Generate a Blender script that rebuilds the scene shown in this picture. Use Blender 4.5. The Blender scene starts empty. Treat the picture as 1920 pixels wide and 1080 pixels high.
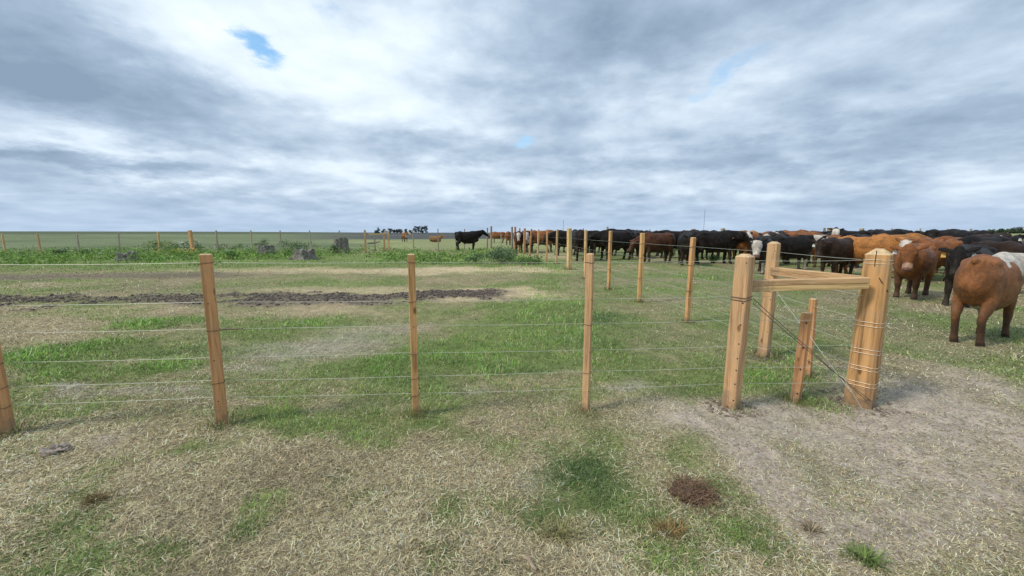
import bpy, bmesh, math, random
import numpy as np
from mathutils import Vector, Matrix, Euler

random.seed(7)
RNG = np.random.default_rng(11)
SC = bpy.context.scene
COL = SC.collection
R = math.radians

# ------------------------------------------------------------------ camera
CAM_H, F_PX, PITCH = 1.35, 735.0, R(8.05)
cam_d = bpy.data.cameras.new('camera')
cam_d.sensor_width = 36.0
cam_d.lens = 36.0 * F_PX / 1920.0
cam_d.clip_start, cam_d.clip_end = 0.05, 20000.0
cam = bpy.data.objects.new('camera', cam_d)
COL.objects.link(cam)
cam.location = (0, 0, CAM_H)
cam.rotation_euler = (math.pi / 2 - PITCH, 0, 0)
SC.camera = cam

# ------------------------------------------------------------------ view
SC.view_settings.view_transform = 'Standard'
SC.view_settings.look = 'None'
SC.view_settings.gamma = 1.0
SC.view_settings.use_curve_mapping = False
SC.view_settings.exposure = 0.80
SC.render.engine = 'CYCLES'
SC.cycles.max_bounces = 5
SC.cycles.diffuse_bounces = 3
SC.cycles.use_denoising = True

SUN_EL, SUN_AZ = R(46), R(-112)       # azimuth measured from +Y towards +X (left, behind the viewer)
sun_d = bpy.data.lights.new('sun', 'SUN')
sun_d.energy = 1.5
sun_d.angle = R(11)
sun_d.color = (1.0, 0.93, 0.82)
sun = bpy.data.objects.new('sun', sun_d)
COL.objects.link(sun)
sd = Vector((math.sin(SUN_AZ) * math.cos(SUN_EL), math.cos(SUN_AZ) * math.cos(SUN_EL), math.sin(SUN_EL)))
sun.rotation_euler = sd.to_track_quat('Z', 'Y').to_euler()


def ray(px, py):
    """direction in the world of the photograph's pixel (1920 x 1080)"""
    cx, cy = (px - 960) / F_PX, (540 - py) / F_PX
    return Vector((cx, math.cos(PITCH) + cy * math.sin(PITCH), -math.sin(PITCH) + cy * math.cos(PITCH)))


def at(px, py, z=0.0):
    """ground point seen at a pixel"""
    d = ray(px, py)
    t = (z - CAM_H) / d.z
    return Vector((d.x * t, d.y * t, z))


def at_y(px, py, y):
    """point at depth y seen at a pixel"""
    d = ray(px, py)
    t = y / d.y
    return Vector((d.x * t, y, CAM_H + d.z * t))


def azel(px, py):
    d = ray(px, py).normalized()
    return math.atan2(d.x, d.y), math.asin(d.z)


# ------------------------------------------------------------------ sky (world)
class NT:
    """small helper to write node trees"""
    def __init__(self, tree):
        self.t = tree

    def n(self, kind, **kw):
        nd = self.t.nodes.new(kind)
        for k, v in kw.items():
            setattr(nd, k, v)
        return nd

    def link(self, a, b):
        self.t.links.new(a, b)

    def put(self, sock, v):
        if isinstance(v, bpy.types.NodeSocket):
            self.link(v, sock)
        elif v is not None:
            sock.default_value = v

    def m(self, op, a, b=None, c=None, clamp=False):
        nd = self.n('ShaderNodeMath', operation=op, use_clamp=clamp)
        for i, v in enumerate((a, b, c)):
            self.put(nd.inputs[i], v)
        return nd.outputs[0]

    def vm(self, op, a, b=None):
        nd = self.n('ShaderNodeVectorMath', operation=op)
        self.put(nd.inputs[0], a)
        self.put(nd.inputs[1], b)
        return nd.outputs[0]

    def mix(self, f, a, b, blend='MIX'):
        nd = self.n('ShaderNodeMix', data_type='RGBA', blend_type=blend)
        self.put(nd.inputs[0], f)
        self.put(nd.inputs[6], a)
        self.put(nd.inputs[7], b)
        return nd.outputs[2]

    def ramp(self, fac, stops, interp='LINEAR'):
        nd = self.n('ShaderNodeValToRGB')
        cr = nd.color_ramp
        cr.interpolation = interp
        while len(cr.elements) < len(stops):
            cr.elements.new(0.5)
        for e, (p, c) in zip(cr.elements, stops):
            e.position = p
            e.color = (*c, 1) if len(c) == 3 else c
        self.put(nd.inputs[0], fac)
        return nd.outputs[0]

    def noise(self, vec, scale, detail=4, rough=0.5, dist=0.0, out=0):
        nd = self.n('ShaderNodeTexNoise')
        self.put(nd.inputs['Vector'], vec)
        nd.inputs['Scale'].default_value = scale
        nd.inputs['Detail'].default_value = detail
        nd.inputs['Roughness'].default_value = rough
        nd.inputs['Distortion'].default_value = dist
        return nd.outputs[out]

    def smooth(self, v, a, b, x=0.0, y=1.0):
        nd = self.n('ShaderNodeMapRange', interpolation_type='SMOOTHSTEP')
        self.put(nd.inputs[0], v)
        nd.inputs[1].default_value, nd.inputs[2].default_value = a, b
        nd.inputs[3].default_value, nd.inputs[4].default_value = x, y
        return nd.outputs[0]


def build_world():
    w = bpy.data.worlds.new('World')
    SC.world = w
    w.use_nodes = True
    t = w.node_tree
    t.nodes.clear()
    g = NT(t)
    out = g.n('ShaderNodeOutputWorld')
    bg = g.n('ShaderNodeBackground')
    STR = 0.1
    bg.inputs['Strength'].default_value = STR
    g.link(bg.outputs[0], out.inputs[0])
    sky = g.n('ShaderNodeTexSky', sky_type='NISHITA', sun_disc=False)
    sky.sun_elevation = SUN_EL
    sky.sun_rotation = SUN_AZ
    sky.air_density, sky.dust_density = 1.0, 0.6
    tc = g.n('ShaderNodeTexCoord')
    D = tc.outputs['Generated']
    sep = g.n('ShaderNodeSeparateXYZ')
    g.link(D, sep.inputs[0])
    X, Y, Z = sep.outputs
    zz = g.m('ADD', g.m('MAXIMUM', Z, 0.0), 0.085)
    cmb = g.n('ShaderNodeCombineXYZ')
    g.put(cmb.inputs[0], g.m('DIVIDE', X, zz))
    g.put(cmb.inputs[1], g.m('DIVIDE', Y, zz))
    P = cmb.outputs[0]
    P2 = g.vm('MULTIPLY', D, (1.0, 1.0, 1.5))
    hyp = g.m('SQRT', g.m('ADD', g.m('MULTIPLY', X, X), g.m('ADD', g.m('MULTIPLY', Y, Y), 1e-4)))
    ell = g.m('MAXIMUM', g.m('ARCSINE', Z), 0.0)
    hs_ = g.m('MULTIPLY', hyp, g.m('ADD', ell, 0.30))
    cmb3 = g.n('ShaderNodeCombineXYZ')      # banks of cloud that shrink towards the horizon
    g.put(cmb3.inputs[0], g.m('DIVIDE', X, hs_))
    g.put(cmb3.inputs[1], g.m('DIVIDE', Y, hs_))
    g.put(cmb3.inputs[2], g.m('MULTIPLY', g.m('LOGARITHM', g.m('ADD', ell, 0.14), 2.718), 1.35))
    P3 = cmb3.outputs[0]
    az = g.m('ARCTAN2', X, Y)
    el = g.m('ARCSINE', Z)
    # soft warp so that the large clouds get ragged outlines
    wn = g.noise(P3, 3.0, 9, 0.65, 0.0, out=1)
    wv = g.vm('SUBTRACT', wn, (0.5, 0.5, 0.5))
    ws = g.n('ShaderNodeSeparateXYZ')
    g.link(wv, ws.inputs[0])
    azw = g.m('ADD', az, g.m('MULTIPLY', ws.outputs[0], 0.22))
    elw = g.m('ADD', el, g.m('MULTIPLY', ws.outputs[1], 0.13))

    def blob(px, py, rx, ry, amp, tilt=0.0):
        a0, e0 = azel(px, py)
        k = 1.0 / (1 + ((px - 960) / F_PX) ** 2)
        sa, se = rx / F_PX * k ** 0.75, ry / F_PX * k ** 0.5
        u = g.m('DIVIDE', g.m('SUBTRACT', azw, a0), sa)
        v = g.m('DIVIDE', g.m('SUBTRACT', g.m('ADD', elw, g.m('MULTIPLY', g.m('SUBTRACT', azw, a0), tilt)), e0), se)
        q = g.m('ADD', g.m('MULTIPLY', u, u), g.m('MULTIPLY', v, v))
        return g.m('MULTIPLY', g.m('EXPONENT', g.m('MULTIPLY', q, -1.0)), amp)

    n1 = g.noise(P2, 2.3, 8, 0.52, 0.35)
    n2 = g.noise(P3, 2.6, 10, 0.60, 0.15)
    n4 = g.noise(P3, 6.5, 8, 0.62, 0.1)
    n2u = g.noise(g.vm('ADD', P3, (0.0, 0.0, 0.16)), 2.6, 5, 0.52, 0.15)
    n2s = g.noise(P3, 2.6, 5, 0.52, 0.15)
    lit = g.m('SUBTRACT', n2u, n2s)
    bil = g.m('ABSOLUTE', g.m('SUBTRACT', g.m('MULTIPLY', g.noise(P3, 4.2, 5, 0.5, 0.0), 2.0), 1.0))
    n3 = g.noise(P, 1.5, 6, 0.55, 0.2)
    lowband = g.smooth(Z, 0.02, 0.30, 1.0, 0.15)
    b = g.m('ADD', g.m('MULTIPLY', n1, 0.42), g.m('MULTIPLY', n2, 0.46))
    b = g.m('ADD', b, g.m('ADD', g.m('MULTIPLY', n4, 0.13), g.m('ADD', g.m('MULTIPLY', bil, -0.10), g.m('MULTIPLY', lit, 0.55))))
    b = g.m('ADD', b, g.m('MULTIPLY', g.m('MULTIPLY', g.m('SUBTRACT', n3, .5), lowband), 0.18))
    b = g.m('ADD', b, 0.0)
    for args in SKY_BLOBS:
        b = g.m('ADD', b, blob(*args))
    cloud = g.ramp(b, [(0.28, (0.155, 0.215, 0.290)), (0.42, (0.235, 0.305, 0.390)), (0.53, (0.335, 0.405, 0.490)),
                       (0.64, (0.455, 0.525, 0.590)), (0.80, (0.575, 0.630, 0.670))])
    # the air low over the plain
    low = g.smooth(Z, 0.0, 0.10, 0.62, 0.0)
    cloud = g.mix(low, cloud, (0.275, 0.36, 0.475, 1))
    cloud = g.mix(1.0, cloud, (1 / STR, 1 / STR, 1 / STR, 1), 'MULTIPLY')
    hole = None
    for args in SKY_HOLES:
        v = blob(*args)
        hole = v if hole is None else g.m('ADD', hole, v)
    hole = g.m('ADD', hole, g.m('MULTIPLY', g.m('SUBTRACT', g.m('ADD', n2, n4), 1.0), 1.0))
    hole = g.smooth(hole, 0.32, 1.05)
    blue = g.mix(1.0, sky.outputs[0], (1.0, 1.25, 1.25, 1), 'MULTIPLY')
    g.link(g.mix(hole, cloud, blue), bg.inputs['Color'])


SKY_BLOBS = [  # where the cloud deck is thick (dark) or thin (bright)
    (110, 110, 230, 130, -0.17), (330, 40, 150, 70, 0.08), (640, 150, 300, 120, 0.20), (330, 60, 110, 60, 0.05), (900, 330, 300, 40, 0.07), (80, 245, 170, 45, 0.17),
    (400, 200, 220, 45, -0.10), (620, 250, 250, 45, -0.09), (100, 305, 260, 22, -0.17), (380, 290, 200, 16, 0.10), (1060, 90, 230, 90, -0.20),
    (850, 275, 110, 22, -0.13), (1150, 210, 280, 60, 0.10), (1500, 130, 220, 70, 0.05), (1650, 250, 330, 45, -0.10),
    (1250, 300, 330, 26, -0.09), (1750, 110, 250, 100, 0.02), (300, 340, 330, 16, 0.09), (820, 340, 420, 22, 0.06), (1500, 350, 350, 16, 0.06),
]
SKY_HOLES = [
    (500, 86, 50, 21, 1.05, 0.30), (620, 42, 36, 16, 0.42), (1350, 145, 70, 26, 0.70, -0.4), (975, 262, 30, 13, 0.62), (1690, 8, 40, 14, 0.35),
]
build_world()


# ------------------------------------------------------------------ object helpers
def link(o, parent=None):
    COL.objects.link(o)
    if parent is not None:
        o.parent = parent
    return o


def tag(o, label, cat, group=None):
    o['label'] = label
    o['category'] = cat
    if group:
        o['group'] = group
    return o


def thing(name, label, cat, loc=(0, 0, 0), rz=0.0, group=None):
    o = bpy.data.objects.new(name, None)
    o.empty_display_size = 0.2
    o.location = loc
    o.rotation_euler = (0, 0, rz)
    link(o)
    return tag(o, label, cat, group)


def mesh_np(name, verts, faces_idx, loops_per, mat=None, colors=None, smooth=False, attr='col'):
    """fast mesh from numpy arrays (faces_idx flat, loops_per an int array or int)"""
    me = bpy.data.meshes.new(name)
    nv = len(verts)
    me.vertices.add(nv)
    me.vertices.foreach_set('co', np.asarray(verts, np.float32).ravel())
    flat = np.asarray(faces_idx, np.int32).ravel()
    if isinstance(loops_per, int):
        nf = len(flat) // loops_per
        tot = np.full(nf, loops_per, np.int32)
    else:
        tot = np.asarray(loops_per, np.int32)
        nf = len(tot)
    start = np.concatenate([[0], np.cumsum(tot)[:-1]]).astype(np.int32)
    me.loops.add(len(flat))
    me.loops.foreach_set('vertex_index', flat)
    me.polygons.add(nf)
    me.polygons.foreach_set('loop_start', start)
    if smooth:
        me.polygons.foreach_set('use_smooth', np.ones(nf, bool))
    me.update(calc_edges=True)
    if colors is not None:
        a = me.attributes.new(attr, 'FLOAT_COLOR', 'POINT')
        c = np.ones((nv, 4), np.float32)
        c[:, :3] = colors
        a.data.foreach_set('color', c.ravel())
    if mat:
        me.materials.append(mat)
    return me


def obj(name, me, parent=None, loc=None):
    o = bpy.data.objects.new(name, me)
    if loc is not None:
        o.location = loc
    return link(o, parent)


def bm_obj(name, bm, mat, parent=None, smooth=False, loc=None):
    me = bpy.data.meshes.new(name)
    bmesh.ops.recalc_face_normals(bm, faces=bm.faces)
    bm.to_mesh(me)
    bm.free()
    if smooth:
        me.polygons.foreach_set('use_smooth', [True] * len(me.polygons))
    if mat:
        me.materials.append(mat)
    return obj(name, me, parent, loc)


# ------------------------------------------------------------------ numpy noise
def vnoise(x, y, seed=0):
    xi, yi = np.floor(x).astype(np.int64), np.floor(y).astype(np.int64)
    xf, yf = x - xi, y - yi
    u, v = xf * xf * (3 - 2 * xf), yf * yf * (3 - 2 * yf)

    def h(a, b):
        n = (a * 374761393 + b * 668265263 + seed * 974634541) & 0x7fffffff
        n = ((n ^ (n >> 13)) * 1274126177) & 0x7fffffff
        n = (n ^ (n >> 16)) & 0xffff
        return n / 65535.0
    a, b, c, d = h(xi, yi), h(xi + 1, yi), h(xi, yi + 1), h(xi + 1, yi + 1)
    return (a * (1 - u) + b * u) * (1 - v) + (c * (1 - u) + d * u) * v


def fbm(x, y, scale, octs=4, seed=0, gain=0.5):
    s, amp, tot = 0.0, 1.0, 0.0
    f = scale
    for i in range(octs):
        s = s + amp * vnoise(x * f + 17.3 * i, y * f - 9.1 * i, seed + i)
        tot += amp
        amp *= gain
        f *= 2.03
    return s / tot


def sstep(a, b, x):
    t = np.clip((x - a) / (b - a), 0, 1)
    return t * t * (3 - 2 * t)


# ------------------------------------------------------------------ ground cover: what grows where
PATCHES = [  # photo centre and half sizes, kind, strength
    # foreground
    (470, 955, 55, 38, 'g', .75), (430, 1012, 45, 26, 'd', .6), (310, 860, 62, 14, 'g', .7), (640, 900, 45, 30, 'd', .6),
    (270, 1060, 70, 22, 'g', .45), (60, 1010, 60, 30, 'd', .35), (30, 960, 50, 30, 'g', .4), (700, 960, 60, 45, 'd', .35), (800, 1050, 100, 35, 'g', .35),
    (1055, 885, 72, 34, 'd', .85), (1130, 905, 55, 34, 'd', .45), (1000, 965, 50, 40, 'd', .5), (1100, 940, 35, 15, 'd', .4), (920, 1050, 35, 18, 'd', .75),
    (1410, 1035, 75, 35, 'g', .6), (1250, 880, 40, 30, 'g', .4), (1360, 960, 40, 50, 'g', .45), (1260, 1010, 60, 40, 'd', .3),
    (610, 815, 120, 28, 'g', .6), (700, 800, 140, 22, 'g', .5), (1110, 795, 90, 22, 'g', .6), (500, 800, 110, 20, 'g', .4), (200, 800, 180, 25, 'g', .35),
    (640, 1010, 120, 60, 's', .5), (760, 880, 160, 50, 's', .6), (300, 950, 160, 60, 's', .5), (560, 860, 120, 35, 's', .4), (900, 990, 90, 40, 's', .4),
    (60, 850, 110, 22, 'b', .3), (105, 845, 40, 18, 'b', .2), (980, 880, 40, 25, 'b', .35), (900, 1075, 80, 20, 'b', .5),
    (1880, 670, 200, 25, 'o', .6),
    # trampled bare soil at the right
    (1480, 780, 170, 34, 'b', .85), (1760, 740, 190, 48, 'b', .75), (1880, 830, 200, 75, 'b', .65), (1430, 880, 70, 65, 'b', .85), (1500, 960, 110, 60, 'b', .8),
    (1620, 850, 160, 60, 'b', .45), (1600, 1040, 150, 60, 'b', .75), (1750, 980, 260, 120, 'b', .70), (1850, 900, 160, 60, 'b', .6), (1650, 800, 260, 50, 'b', .5), (1280, 790, 90, 28, 'b', .7), (1390, 760, 60, 18, 'b', .6), (1700, 880, 130, 40, 'b', .45),
    (1500, 850, 45, 40, 'g', .40), (1540, 900, 60, 25, 'g', .35), (1700, 920, 60, 20, 'g', .3), (1600, 960, 50, 18, 'g', .3), (1860, 980, 60, 25, 'g', .25),
    (1570, 700, 60, 26, 'G', .75), (1580, 760, 45, 14, 'G', .7), (1440, 705, 55, 22, 'G', .8), (1510, 735, 70, 18, 'g', .6), (1640, 790, 60, 12, 'b', .4),
    # paddock, near half
    (80, 665, 90, 20, 'G', .9), (230, 655, 120, 16, 'g', .8), (100, 700, 80, 22, 'G', .6), (310, 690, 70, 14, 'G', .6), (250, 610, 100, 12, 'G', .8), (380, 600, 80, 12, 'G', .5),
    (560, 610, 110, 14, 'G', .7), (720, 690, 60, 20, 'G', .85), (880, 690, 160, 26, 'G', .7), (1000, 640, 170, 26, 'G', .5), (640, 700, 80, 20, 'g', .6), (560, 740, 160, 20, 'g', .5),
    (1030, 590, 100, 26, 'G', .8), (1150, 602, 45, 12, 'd', 1.0), (1020, 545, 70, 20, 'G', .7), (990, 505, 60, 10, 'G', .8), (900, 540, 60, 9, 'g', .5),
    (950, 740, 130, 20, 'g', .5), (1200, 680, 120, 22, 'g', .6), (1260, 720, 100, 18, 'g', .5), (820, 600, 80, 14, 'g', .5),
    (150, 725, 60, 10, 'w', .75), (230, 740, 80, 12, 'w', .5), (560, 650, 130, 16, 'w', .75), (700, 625, 70, 14, 'w', .55), (330, 745, 90, 14, 'w', .35), (60, 600, 130, 12, 's', .6), (480, 690, 80, 12, 'w', .5), (1180, 728, 45, 9, 'w', .8),
    (180, 578, 260, 7, 's', .4), (620, 588, 240, 8, 's', .5), (800, 605, 90, 14, 's', .4),
    (60, 484, 300, 9, 'G', .9), (420, 487, 300, 11, 'G', .9), (760, 488, 260, 11, 'G', .85), (960, 496, 90, 12, 'G', .8), (1010, 481, 70, 6, 's', .7), (450, 625, 120, 10, 'g', .5), (330, 655, 70, 8, 'd', .4),
    (840, 650, 120, 12, 'G', .5), (980, 690, 110, 10, 'd', .35), (760, 720, 80, 10, 'd', .3), (1090, 640, 60, 14, 'd', .3), (640, 720, 90, 10, 's', .35), (420, 770, 90, 8, 's', .4), (900, 735, 40, 8, 'w', .5), (1060, 700, 60, 8, 's', .3),
    # straw and raked mud lines
    (910, 553, 110, 7, 's', 1.0), (985, 551, 60, 7, 's', 1.0), (720, 508, 320, 5, 's', .9), (900, 506, 110, 4.5, 's', .9), (720, 545, 230, 6, 's', .6), (300, 540, 360, 7, 'o', .5), (120, 544, 200, 5, 'g', .4),
    (600, 530, 200, 7, 'g', .45), (220, 498, 260, 4, 'g', .6), (350, 508, 300, 5, 'g', .4),
    (1250, 640, 120, 22, 'o', .5), (1420, 560, 220, 20, 'o', .6), (1500, 610, 200, 25, 'o', .6), (1750, 610, 200, 22, 'o', .6), (1300, 520, 240, 12, 'o', .7),
    (1240, 545, 60, 9, 'G', .4), (1340, 520, 50, 6, 'G', .6), (1330, 480, 40, 4, 'd', .8), (1120, 480, 40, 4, 'd', .7), (1250, 475, 20, 4, 'd', .9),
]


def patch_world():
    out = []
    for (cx, cy, rx, ry, k, s) in PATCHES:
        a, b, c = at(cx, max(cy - ry, 441)), at(cx, cy + ry), at(cx, cy)
        Y0, sy = (a.y + b.y) / 2, (a.y - b.y) / 2
        out.append((c.x, Y0, rx * c.y / F_PX, sy, k, s))
    return out


PW = patch_world()
MUD = [(-200, 570), (0, 569), (180, 566), (400, 561), (560, 560), (760, 556), (860, 553), (930, 551), (990, 550)]
MUD2 = [(-200, 523), (0, 521), (220, 518), (420, 515), (560, 513)]


def polyline_dist(x, y, pts):
    W = [at(*p) for p in pts]
    best = np.full(x.shape, 1e9)
    tb = np.zeros(x.shape)
    L = len(W) - 1
    for i in range(L):
        ax, ay, bx, by = W[i].x, W[i].y, W[i + 1].x, W[i + 1].y
        dx, dy = bx - ax, by - ay
        t = np.clip(((x - ax) * dx + (y - ay) * dy) / (dx * dx + dy * dy), 0, 1)
        d = np.hypot(x - ax - t * dx, y - ay - t * dy)
        m = d < best
        best = np.where(m, d, best)
        tb = np.where(m, (i + t) / L, tb)
    return best, tb


SPECKS = [at(1300, 928)]


def cover(x, y):
    """fields in [0,1] for world points: green, tall, dark, straw, white, bare, mud, olive"""
    r = np.hypot(x, y)
    wx = x + (fbm(x, y, 1.1, 4, 3) - .5) * np.clip(0.20 * r, .15, 2.4)
    wy = y + (fbm(x, y, 1.1, 4, 9) - .5) * np.clip(0.20 * r, .15, 2.4)
    f = {k: np.zeros(x.shape) for k in 'gGdswbo'}
    for (cx, cy, sx, sy, k, s) in PW:
        q = ((wx - cx) / sx) ** 2 + ((wy - cy) / sy) ** 2
        f[k] += s * np.exp(-q ** 1.3 * 0.7)
    for k in f:
        f[k] = np.clip(f[k], 0, 1)
    d1, t1 = polyline_dist(x, y, MUD)
    w1 = 0.75 + 0.5 * fbm(x, y, .5, 3, 21)
    mud = sstep(.26, .56, fbm(x, y, 1.0, 4, 57) + .10) * sstep(1.15, .5, d1 / w1 / 0.75 + (fbm(x, y, 1.8, 5, 5) - .5) * 2.0) * sstep(1.0, .86, t1)
    d2, t2 = polyline_dist(x, y, MUD2)
    mud2 = sstep(1.15, .5, d2 / 1.1 + (fbm(x, y, 1.5, 4, 8) - .5) * 1.2) * sstep(1.0, .7, t2) * .8
    f['m'] = np.clip(np.maximum(mud, mud2), 0, 1)
    # general mix by where one stands
    n = fbm(x, y, .9, 4, 31)
    n2 = fbm(x, y, 3.4, 4, 37)
    fore = sstep(3.2, 2.4, y) * (y > 0) + (y <= 0)
    base = 0.24 * fore + (1 - fore) * 0.60
    base = base + (1 - fore) * sstep(12, 19, y) * 0.25
    base = base - (1 - fore) * sstep(.50, .66, fbm(x, y, .55, 4, 33)) * .45
    base = base + (n - .5) * (1.5 - .5 * fore) + (n2 - .5) * (.9 + 1.1 * fore) + .05 * fore
    g = np.clip(base, 0, 1)
    g = np.clip(g + .75 * f['g'] + .9 * f['G'] + .9 * f['d'] - .75 * f['s'] - .55 * f['w'] - .1 * f['o'], 0, 1)
    f['green'] = g * (1 - .6 * f['m'])
    nb = fbm(x, y, 2.6, 4, 51)
    f['b'] = np.clip(f['b'] * (0.30 + 1.3 * nb), 0, 1) * (1 - .8 * f['g'])
    f['green'] = f['green'] * (1 - .8 * f['b'])
    return f


C = lambda *a: np.array(a)
GREEN, BRIGHT, DARKG = C(.200, .272, .078), C(.178, .335, .062), C(.090, .155, .056)
STRAW, WHITE, SOIL, MUDC, OLIVE = C(.72, .585, .355), C(.56, .55, .46), C(.405, .345, .280), C(.15, .122, .10), C(.19, .215, .105)


def lerp(a, b, t):
    return a * (1 - t[:, None]) + b * t[:, None]


def ground_colour(x, y):
    f = cover(x, y)
    n = fbm(x, y, 7.0, 4, 61)
    c = np.tile(STRAW * .42, (len(x), 1)) * (0.75 + 0.5 * n)[:, None]
    c = lerp(c, OLIVE * .8, np.clip(f['o'] * .8, 0, 1))
    c = lerp(c, GREEN * .75, np.clip(f['green'], 0, 1) * .85)
    c = lerp(c, DARKG * .8, np.clip(f['d'], 0, 1) * .7)
    c = lerp(c, STRAW * .80, f['s'] * .8 * sstep(5, 8, y))
    c = lerp(c, WHITE * .8, f['w'] * .5)
    c = lerp(c, SOIL * 1.0, np.clip(f['b'] * 1.25, 0, 1))
    c = lerp(c, MUDC, f['m'] * .85)
    # beyond the far fence: pasture, then ploughed land, and a rise of winter crop to the left
    r = np.hypot(x, y)
    azd = np.degrees(np.arctan2(x, y))
    far = sstep(30, 36, r)
    pale, grey = C(.265, .285, .125), C(.165, .200, .100)
    k = sstep(-16, -26, azd + (fbm(x, y, .03, 3, 71) - .5) * 8)
    fc = lerp(np.tile(pale, (len(x), 1)), np.tile(grey, (len(x), 1)), k) * (0.82 + .36 * fbm(x, y, .16, 4, 73))[:, None]
    fc = lerp(fc, np.tile(C(.095, .125, .060), (len(x), 1)), sstep(.50, .62, fbm(x, y, .05, 4, 79)) * .5)
    pl = sstep(80, 92, r + (fbm(x, y, .02, 3, 77) - .5) * 10) * sstep(-34, -18, azd) * sstep(40, 30, azd)
    fc = lerp(fc, np.tile(C(.085, .088, .082), (len(x), 1)), pl)
    pl2 = sstep(330, 380, r) * sstep(-20, -30, azd) 
    fc = lerp(fc, np.tile(C(.080, .100, .062), (len(x), 1)), pl2 * .8)
    rt = sstep(25, 40, azd) * sstep(45, 60, r)
    fc = lerp(fc, np.tile(C(.27, .29, .12), (len(x), 1)), rt * .7)
    return lerp(c, fc, far), f


def relief(x, y, f=None):
    r = np.hypot(x, y)
    z = (fbm(x, y, 1.3, 3, 81) - .5) * .05 + (fbm(x, y, 9, 3, 83) - .5) * .022 * sstep(14, 5, r)
    if f is not None:
        z = z + f['m'] * (fbm(x, y, 3.1, 4, 85) ** 1.5) * .08 + (fbm(x, y, 9, 4, 87) - .5) * .045 * f['b'] * sstep(9, 4, r)
        z = z + f['G'] * .02
    hill = 3.4 * sstep(150, 1100, r) * sstep(.0, -.75, np.arctan2(x, y)) + 4.5 * sstep(200, 1400, r) * sstep(.5, .95, np.arctan2(x, y))
    return z * sstep(600, 60, r) + hill


def ground_mat():
    m = bpy.data.materials.new('ground')
    m.use_nodes = True
    t = m.node_tree
    t.nodes.clear()
    g = NT(t)
    out = g.n('ShaderNodeOutputMaterial')
    p = g.n('ShaderNodeBsdfPrincipled')
    g.link(p.outputs[0], out.inputs[0])
    a = g.n('ShaderNodeAttribute', attribute_name='col')
    geo = g.n('ShaderNodeNewGeometry')
    P = geo.outputs['Position']
    n1 = g.noise(P, 6.0, 8, .65)
    n2 = g.noise(P, 45.0, 5, .65)
    n3 = g.noise(P, .35, 6, .6)
    v = g.m('ADD', g.m('MULTIPLY', n1, .8), g.m('MULTIPLY', n2, .75))
    v = g.m('ADD', v, g.m('MULTIPLY', n3, .5))
    v = g.smooth(v, .62, 1.42, .52, 1.48)
    c = g.mix(1.0, a.outputs['Color'], v, 'MULTIPLY')
    hs = g.n('ShaderNodeHueSaturation')
    g.put(hs.inputs['Hue'], g.m('ADD', .485, g.m('MULTIPLY', g.noise(P, 1.7, 5, .6), .03)))
    g.put(hs.inputs['Color'], c)
    g.link(hs.outputs[0], p.inputs['Base Color'])
    p.inputs['Roughness'].default_value = .95
    p.inputs['Specular IOR Level'].default_value = .15
    bp = g.n('ShaderNodeBump')
    bp.inputs['Strength'].default_value = .7
    bp.inputs['Distance'].default_value = .02
    g.put(bp.inputs['Height'], g.m('ADD', n2, g.m('MULTIPLY', n1, .8)))
    g.link(bp.outputs[0], p.inputs['Normal'])
    return m


def build_ground():
    rr = [0.0, .25, .5, .75]
    r = 1.0
    while r < 34:
        rr.append(r)
        r *= 1.0085
    while r < 7000:
        rr.append(r)
        r *= 1.045
    rr = np.array(rr[1:])
    fine = np.linspace(-64, 64, 340)
    coarse = np.linspace(64, 296, 60)[1:-1]
    az = np.radians(np.concatenate([fine, coarse]))
    A, RR = np.meshgrid(az, rr)
    x, y = (RR * np.sin(A)).ravel(), (RR * np.cos(A)).ravel()
    col, f = ground_colour(x, y)
    z = relief(x, y, f)
    nr, na = len(rr), len(az)
    i, j = np.meshgrid(np.arange(nr - 1), np.arange(na), indexing='ij')
    j2 = (j + 1) % na
    q = np.stack([i * na + j, i * na + j2, (i + 1) * na + j2, (i + 1) * na + j], -1).reshape(-1, 4)
    V = np.stack([x, y, z], 1)
    V = np.vstack([V, [[0, 0, 0]]])
    col = np.vstack([col, [STRAW * .6]])
    jj = np.arange(na)
    tri = np.stack([np.full(na, len(V) - 1), (jj + 1) % na, jj], 1)
    flat = np.concatenate([q[:, ::-1].ravel(), tri[:, ::-1].ravel()])
    tot = np.concatenate([np.full(len(q), 4), np.full(na, 3)])
    me = mesh_np('ground', V, flat, tot, ground_mat(), col, smooth=True)
    o = obj('ground', me)
    o['kind'] = 'structure'
    return o


ground = build_ground()


def gz(x, y):
    X, Y = np.array([float(x)]), np.array([float(y)])
    return float(relief(X, Y, cover(X, Y))[0])


# ------------------------------------------------------------------ grass and straw
def leaf_mat(name, rough=.7, trans=.25):
    m = bpy.data.materials.new(name)
    m.use_nodes = True
    t = m.node_tree
    t.nodes.clear()
    g = NT(t)
    out = g.n('ShaderNodeOutputMaterial')
    p = g.n('ShaderNodeBsdfPrincipled')
    a = g.n('ShaderNodeAttribute', attribute_name='col')
    g.link(a.outputs['Color'], p.inputs['Base Color'])
    p.inputs['Roughness'].default_value = rough
    p.inputs['Specular IOR Level'].default_value = .25
    tr = g.n('ShaderNodeBsdfTranslucent')
    g.link(a.outputs['Color'], tr.inputs['Color'])
    mx = g.n('ShaderNodeMixShader')
    mx.inputs[0].default_value = trans
    g.link(p.outputs[0], mx.inputs[1])
    g.link(tr.outputs[0], mx.inputs[2])
    g.link(mx.outputs[0], out.inputs[0])
    return m


M_GRASS = leaf_mat('grass_blade')
M_STRAW = leaf_mat('straw_blade', .75, .1)


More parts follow.
